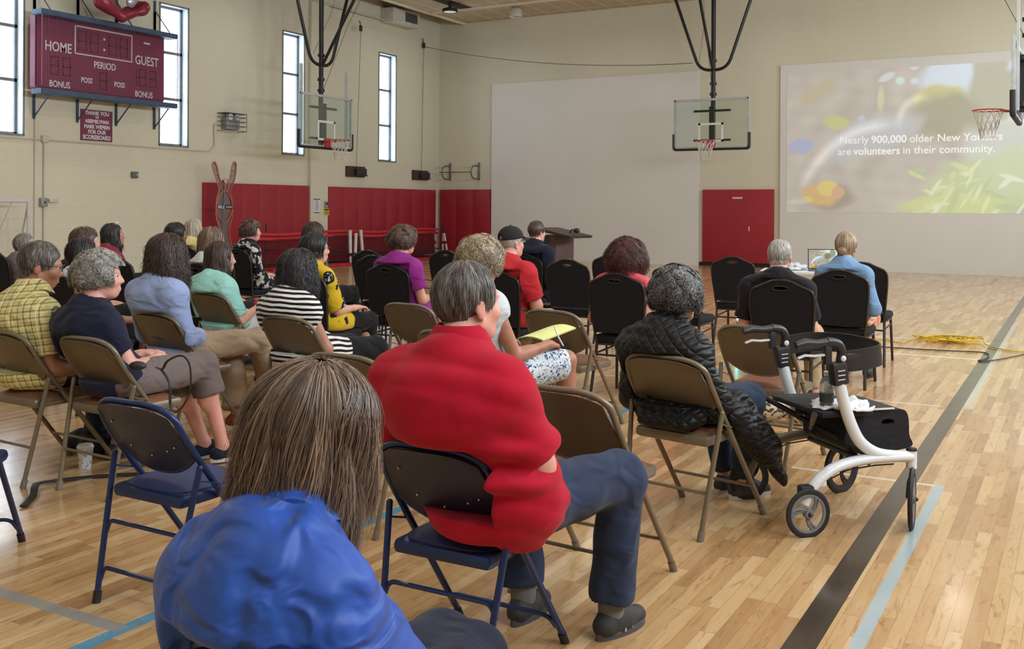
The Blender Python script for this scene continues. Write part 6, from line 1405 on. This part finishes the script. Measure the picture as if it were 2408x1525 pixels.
s = SDF((-.3, -.2, -.01), (.3, .2, .2), .012); s.ell((0, 0, .06), (.20, .10, .07)); s.ell((-.12, .02, .05), (.10, .08, .06), .04); s.wobble(.012, 30, 6); s.half((0, 0, .004), (0, 0, -1)); me = s.mesh('bag'); me.materials.append(blackt); o = link('shoulder_bag', me, loc=(-5.06, 3.98, 0)); tag(o, 'soft black bag on the floor behind the white paper cup', 'bag')
# strap looped over the lap of the grey-haired woman

t = thing('purse', 'small black purse with looping thin strap on the grey haired woman\'s lap', 'purse', (0, 0, 0))
MB().ball((-4.11, 3.49, .655), (.05, .035, .022)).build('body', MBC, t); MB().tube([tuple(p) for p in catmull([(-3.99, 3.50, .655), (-3.90, 3.46, .66), (-3.823, 3.424, .71), (-3.77, 3.454, .735), (-3.738, 3.472, .706), (-3.727, 3.478, .644), (-3.732, 3.476, .562), (-3.76, 3.46, .491), (-3.792, 3.442, .466), (-3.812, 3.431, .501), (-3.816, 3.428, .603), (-3.90, 3.45, .66)], 6)], .008, 5, flat=(.5, 1)).build('strap', MBC, t)
# handbag on F3, waist bag on F5
x3, y3, a3 = C['F3'][:3]; t = thing('handbag', 'shiny dark patterned handbag with a pale heart patch on the tan chair', 'handbag', (x3 - .10, y3 - .0, .476), a3)
m = bpy.data.materials.new('glossy_butterfly_print'); n = NT(m); c = n.coord(); v = n.voronoi(c, 16); n.base(n.mix(n.math('GREATER_THAN', n.noise(c, 14, 3, .6, 1), .60), n.mix(n.math('GREATER_THAN', n.noise(c, 9, 2), .52), srgb(46, 40, 48), srgb(92, 74, 98)), srgb(190, 180, 216))); n.p(Roughness=.25); n.bump(n.noise(c, 14, 3), .5, .01)
s = SDF((-.24, -.2, -.01), (.24, .2, .28), .009); s.ell((0, 0, .10), (.17, .10, .11)); s.cap((-.13, 0, .17), (.13, 0, .18), .045, .045, .06); s.wobble(.010, 26, 8); s.half((0, 0, .004), (0, 0, -1)); me = s.mesh('body'); me.materials.append(m); link('body', me, t)
MB().tube([(-.13, -.088, .15), (0, -.108, .155), (.13, -.085, .165)], .005, 5).build('zip', MALU, t); MPNK = M('pale_pink_patch', srgb(224, 206, 204), .3)
MB().ball((.035, -.106, .115), (.022, .008, .026)).ball((.065, -.102, .118), (.022, .008, .026)).ball((.05, -.108, .09), (.026, .008, .034)).build('heart_patch', MPNK, t); MB().tube([(-.03, -.112, .14), (-.02, -.112, .10)], .010, 6).build('pull_tab', MWST, t)
MB().tube([tuple(p) for p in catmull([(.15, -.03, .16), (.15, -.16, .08), (.10, -.235, .0), (.08, -.24, -.14), (.075, -.235, -.27)], 6)], .022, 6, flat=(.18, 1)).build('shoulder_strap', M('dark_webbing', srgb(64, 58, 62), .8), t)
x5, y5, a5 = C['F5'][:3]; t = thing('waist_bag', 'flat black belt bag with buckle on the brown chair seat', 'bag', (x5 + .0, y5 + .02, .474), a5); MB().box((0, 0, .012), (.26, .10, .022), bev=.01).build('pouch', MBC, t); MB().box((.11, .0, .03), (.05, .03, .012), bev=.004).build('buckle', MALU, t)
s = SDF((-.3, -.25, -.01), (.35, .25, .26), .012); s.ell((-.10, 0, .09), (.13, .10, .09)); s.ell((.10, 0, .08), (.11, .09, .08), .02); s.wobble(.010, 26, 8); s.half((0, 0, .004), (0, 0, -1)); me = s.mesh('tote'); m = bpy.data.materials.new('cream_leaf_print'); n = NT(m); n.base(n.mix(n.math('GREATER_THAN', n.noise(n.coord(), 16, 2, .5, 2), .56), srgb(204, 194, 172), srgb(74, 58, 50))); me.materials.append(m)
o = link('tote_bag', me, loc=(C['K5'][0] + .06, C['K5'][1] - .42, 0)); tag(o, 'cream and brown patterned bag on the floor behind the black T-shirt man\'s chair', 'bag')
s = SDF((-.2, -.15, -.01), (.2, .15, .2), .012); s.ell((0, 0, .07), (.14, .09, .08)); s.wobble(.01, 30, 2); s.half((0, 0, .004), (0, 0, -1)); me = s.mesh('bag'); me.materials.append(blackt); o = link('shoulder_bag', me, loc=(C['F4'][0] + .02, C['F4'][1] + .12, 0)); tag(o, 'black bag on the floor under the empty tan chair behind the purple top', 'bag')

# ------------------------------------------------------------------ rollator walker
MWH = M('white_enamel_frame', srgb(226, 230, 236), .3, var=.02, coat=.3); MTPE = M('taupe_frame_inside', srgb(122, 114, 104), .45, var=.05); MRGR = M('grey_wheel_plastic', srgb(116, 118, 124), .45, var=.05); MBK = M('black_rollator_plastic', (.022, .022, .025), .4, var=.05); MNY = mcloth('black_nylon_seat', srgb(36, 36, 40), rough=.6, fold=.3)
ro = thing('rollator', 'white rollator walker with black seat and bag standing right of the empty tan chair', 'rollator', (-1.051, 4.557, 0), math.atan2(.697, .717))
# local x = heading (front), y = towards the far side, z up
def wheel(name, c, r, rz_, w_=.026, rim=True):
    R_ = Matrix.Translation(c) @ Matrix.Rotation(rz_, 4, 'Z'); N_ = 40
    g = MB().tube([(r * .93 * math.cos(a), 0, r * .93 * math.sin(a)) for a in np.linspace(0, 2 * PI, N_ + 1)[:-1]], r * .085, 8, closed=True, flat=(1, 1.5)).xf(R_).build(name, MRUB, ro)
    k = MB().tube([(r * .80 * math.cos(a), 0, r * .80 * math.sin(a)) for a in np.linspace(0, 2 * PI, N_ + 1)[:-1]], r * .06, 6, closed=True, flat=(1, 1.6))
    for j in range(3):
        for dd in (-.13, .13):
            a0 = j * 2 * PI / 3 + .4 + dd; k.tube([(r * q_ * math.cos(a0 + (q_ - .15) * 1.0), 0, r * q_ * math.sin(a0 + (q_ - .15) * 1.0)) for q_ in (.12, .3, .5, .66, .80)], .006, 5, flat=(1, 1.4))
    k.lathe([(.0, -w_ / 2 - .004), (.020, -w_ / 2 - .003), (.022, 0), (.020, w_ / 2 + .003), (0, w_ / 2 + .004)], (0, 0, 0), 14, Matrix.Rotation(PI / 2, 4, 'X')); k.xf(R_).build('spokes', MRGR if rim else MBK, g)
    MB().ball(R_ @ Vector((0, -w_ / 2 - .006, 0)), .010, 8, 6).build('axle_cap', MBK, g)
wheel('wheel', (0, 0, .104), .104, 0); wheel('wheel', (.03, .60, .104), .104, 0, rim=False); wheel('wheel', (.532, .0, .134), .134, math.radians(50)); wheel('wheel', (.555, .60, .128), .128, math.radians(20), rim=False)
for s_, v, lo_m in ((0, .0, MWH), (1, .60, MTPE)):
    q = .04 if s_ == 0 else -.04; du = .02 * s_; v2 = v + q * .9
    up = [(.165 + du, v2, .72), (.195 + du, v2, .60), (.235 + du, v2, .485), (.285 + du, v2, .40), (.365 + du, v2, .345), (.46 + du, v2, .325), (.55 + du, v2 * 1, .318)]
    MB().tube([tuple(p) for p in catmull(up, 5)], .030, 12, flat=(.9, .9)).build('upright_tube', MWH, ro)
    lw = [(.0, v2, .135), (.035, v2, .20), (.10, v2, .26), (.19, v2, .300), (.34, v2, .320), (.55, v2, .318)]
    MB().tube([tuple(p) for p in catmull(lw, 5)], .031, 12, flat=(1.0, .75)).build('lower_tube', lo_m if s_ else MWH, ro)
    MB().tube([(.555, v2, .265), (.555, v2, .345)], .024, 12).build('head_tube', MWH, ro); MB().lathe([(.025, 0), (.022, .012), (0, .016)], (.555, v2, .345)).build('cap', MBK, ro)
    fk = MB().tube([(.555, v2, .27), (.55, v2 * .5 + v * .5, .245), (.54, v + (.028 if not s_ else -.028), .20), (.534, v + (.028 if not s_ else -.028), .13)], .013, 8); fk.build('fork', MBK, ro)
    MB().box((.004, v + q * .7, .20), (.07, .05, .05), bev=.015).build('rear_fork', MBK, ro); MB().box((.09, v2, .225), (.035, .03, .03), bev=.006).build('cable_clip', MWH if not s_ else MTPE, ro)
    MB().box((.17 + du, v2, .715), (.075, .058, .105), Matrix.Rotation(-.16, 4, 'Y'), bev=.012).build('height_clamp', MBK, ro)
    st = MB(); [st.box((.168 + du, v2 - .031, .69 + i * .02), (.036, .003, .004), Matrix.Rotation(-.1, 4, 'Y')) for i in range(3)]; st.build('clamp_marks', MWST, ro, smooth=False)
    MB().ball((.175 + du, v2 - .034, .785), (.014, .008, .014)).build('release_button', MWST, ro)
    MB().tube([(.18 + du, v2, .76), (.19 + du, v2, .815), (.165 + du, v2, .852), (.11 + du, v2, .858)], .022, 10, fillet=.03).build('handle_stem', MBK, ro)
    MB().tube([(.13 + du, v2, .857), (.06 + du, v2, .850), (-.0 + du, v2, .855), (-.045 + du, v2, .845)], [.021, .019, .023, .018], 10).build('grip', MBK, ro)
    MB().box((.115 + du, v2, .80), (.035, .03, .09), bev=.008).build('brake_housing', MBK, ro)
    MB().tube([(.105 + du, v2, .800), (.05 + du, v2, .796), (.0 + du, v2, .800), (-.035 + du, v2, .788)], .008, 6, flat=(.8, 1.3)).build('brake_lever', MWST, ro)
    MB().tube([(.12, v2, .235), (.22, v2, .275), (.36, v2, .288), (.46, v2, .288)], .0035, 5).build('brake_cable', MBK, ro)
bl_ = [tuple(p) for p in catmull([(.20, .04, .765), (.30, .03, .775), (.42, .08, .785), (.47, .20, .79), (.48, .32, .79), (.46, .45, .79), (.36, .56, .785), (.21, .565, .77)], 5)]
MB().tube(bl_, .052, 4, flat=(1.3, .10)).build('backrest_band', MBK, ro); MB().box((.245, .035, .77), (.08, .02, .07), bev=.008).build('band_bracket', MBK, ro)
MB().box((.24, .29, .522), (.27, .46, .028), Matrix.Rotation(.0, 4, 'Y'), bev=.012).build('seat', MNY, ro)
MB().tube([(.12, .30, .495), (.2, .30, .49), (.34, .30, .495)], .02, 6).build('seat_strap', MNY, ro)
for a, b2 in ((.05, .55), (.55, .05)): MB().tube([(.06, a, .53), (.34, b2, .33)], .014, 8).build('cross_brace', MBK, ro)
MB().tube([(.34, .05, .30), (.34, .55, .30)], .016, 8).build('cross_bar', MBK, ro); MB().tube([(.24, .04, .52), (.24, .56, .52)], .012, 8).build('cross_bar', MBK, ro)
bg = MB().plate([(v.x, v.z) for v in catmull([(.19, 0, .335), (.20, 0, .50), (.24, 0, .522), (.45, 0, .520), (.505, 0, .495), (.515, 0, .40), (.51, 0, .335)], 5, True)], .36, Matrix.Translation((.09, .30, .0)), [[(.40 + .035 * math.cos(a), .462 + .014 * math.sin(a)) for a in np.linspace(0, 2 * PI, 15)[:-1]]])
bg.build('bag', MNY, ro, bevel=.01); MB().box((.37, .105, .528), (.28, .012, .006)).build('bag_trim', MWST, ro, smooth=False)
text('NITRO', .038, M('grey_badge_lettering', srgb(120, 124, 134), .5), frame((.465, .0185, .322), (1, 0, 0), (0, 0, 1)), ro, bold=.001, sx=1.0)
Mr = Matrix.Translation(ro.location) @ Matrix.Rotation(ro.rotation_euler.z, 4, 'Z')
t = thing('water_bottle', 'small clear water bottle with white cap on the rollator seat', 'bottle', Mr @ Vector((.165, .12, .537)))
MBT = M('clear_bottle_plastic', srgb(196, 206, 214), .12, var=.05); MBT.node_tree.nodes['Principled BSDF'].inputs['Transmission Weight'].default_value = .75; MBT.node_tree.nodes['Principled BSDF'].inputs['IOR'].default_value = 1.2
MB().lathe([(.0, 0), (.026, .002), (.031, .010), (.030, .03), (.032, .035), (.030, .075), (.033, .085), (.032, .115), (.024, .138), (.012, .150), (.012, .158)]).build('body', MBT, t); MB().lathe([(.0145, .156), (.0145, .172), (.012, .174), (0, .174)]).build('cap', MWST, t)
MB().lathe([(.0325, .035), (.0325, .075)]).build('label', M('dark_green_label', srgb(52, 66, 66), .5), t)
s = SDF((-.16, -.14, -.01), (.16, .14, .07), .007); s.ell((0, 0, .008), (.12, .075, .014)); s.ell((.05, .03, .02), (.05, .05, .02), .01); s.ell((-.07, -.03, .012), (.05, .06, .012), .01); s.wobble(.010, 60, 4, ridge=True); s.half((0, 0, .001), (0, 0, -1)); me = s.mesh('napkin'); me.materials.append(MPAP)
o = link('crumpled_napkin', me, loc=Mr @ Vector((.25, .13, .537))); tag(o, 'crumpled white paper napkin beside the bottle on the rollator seat', 'napkin')
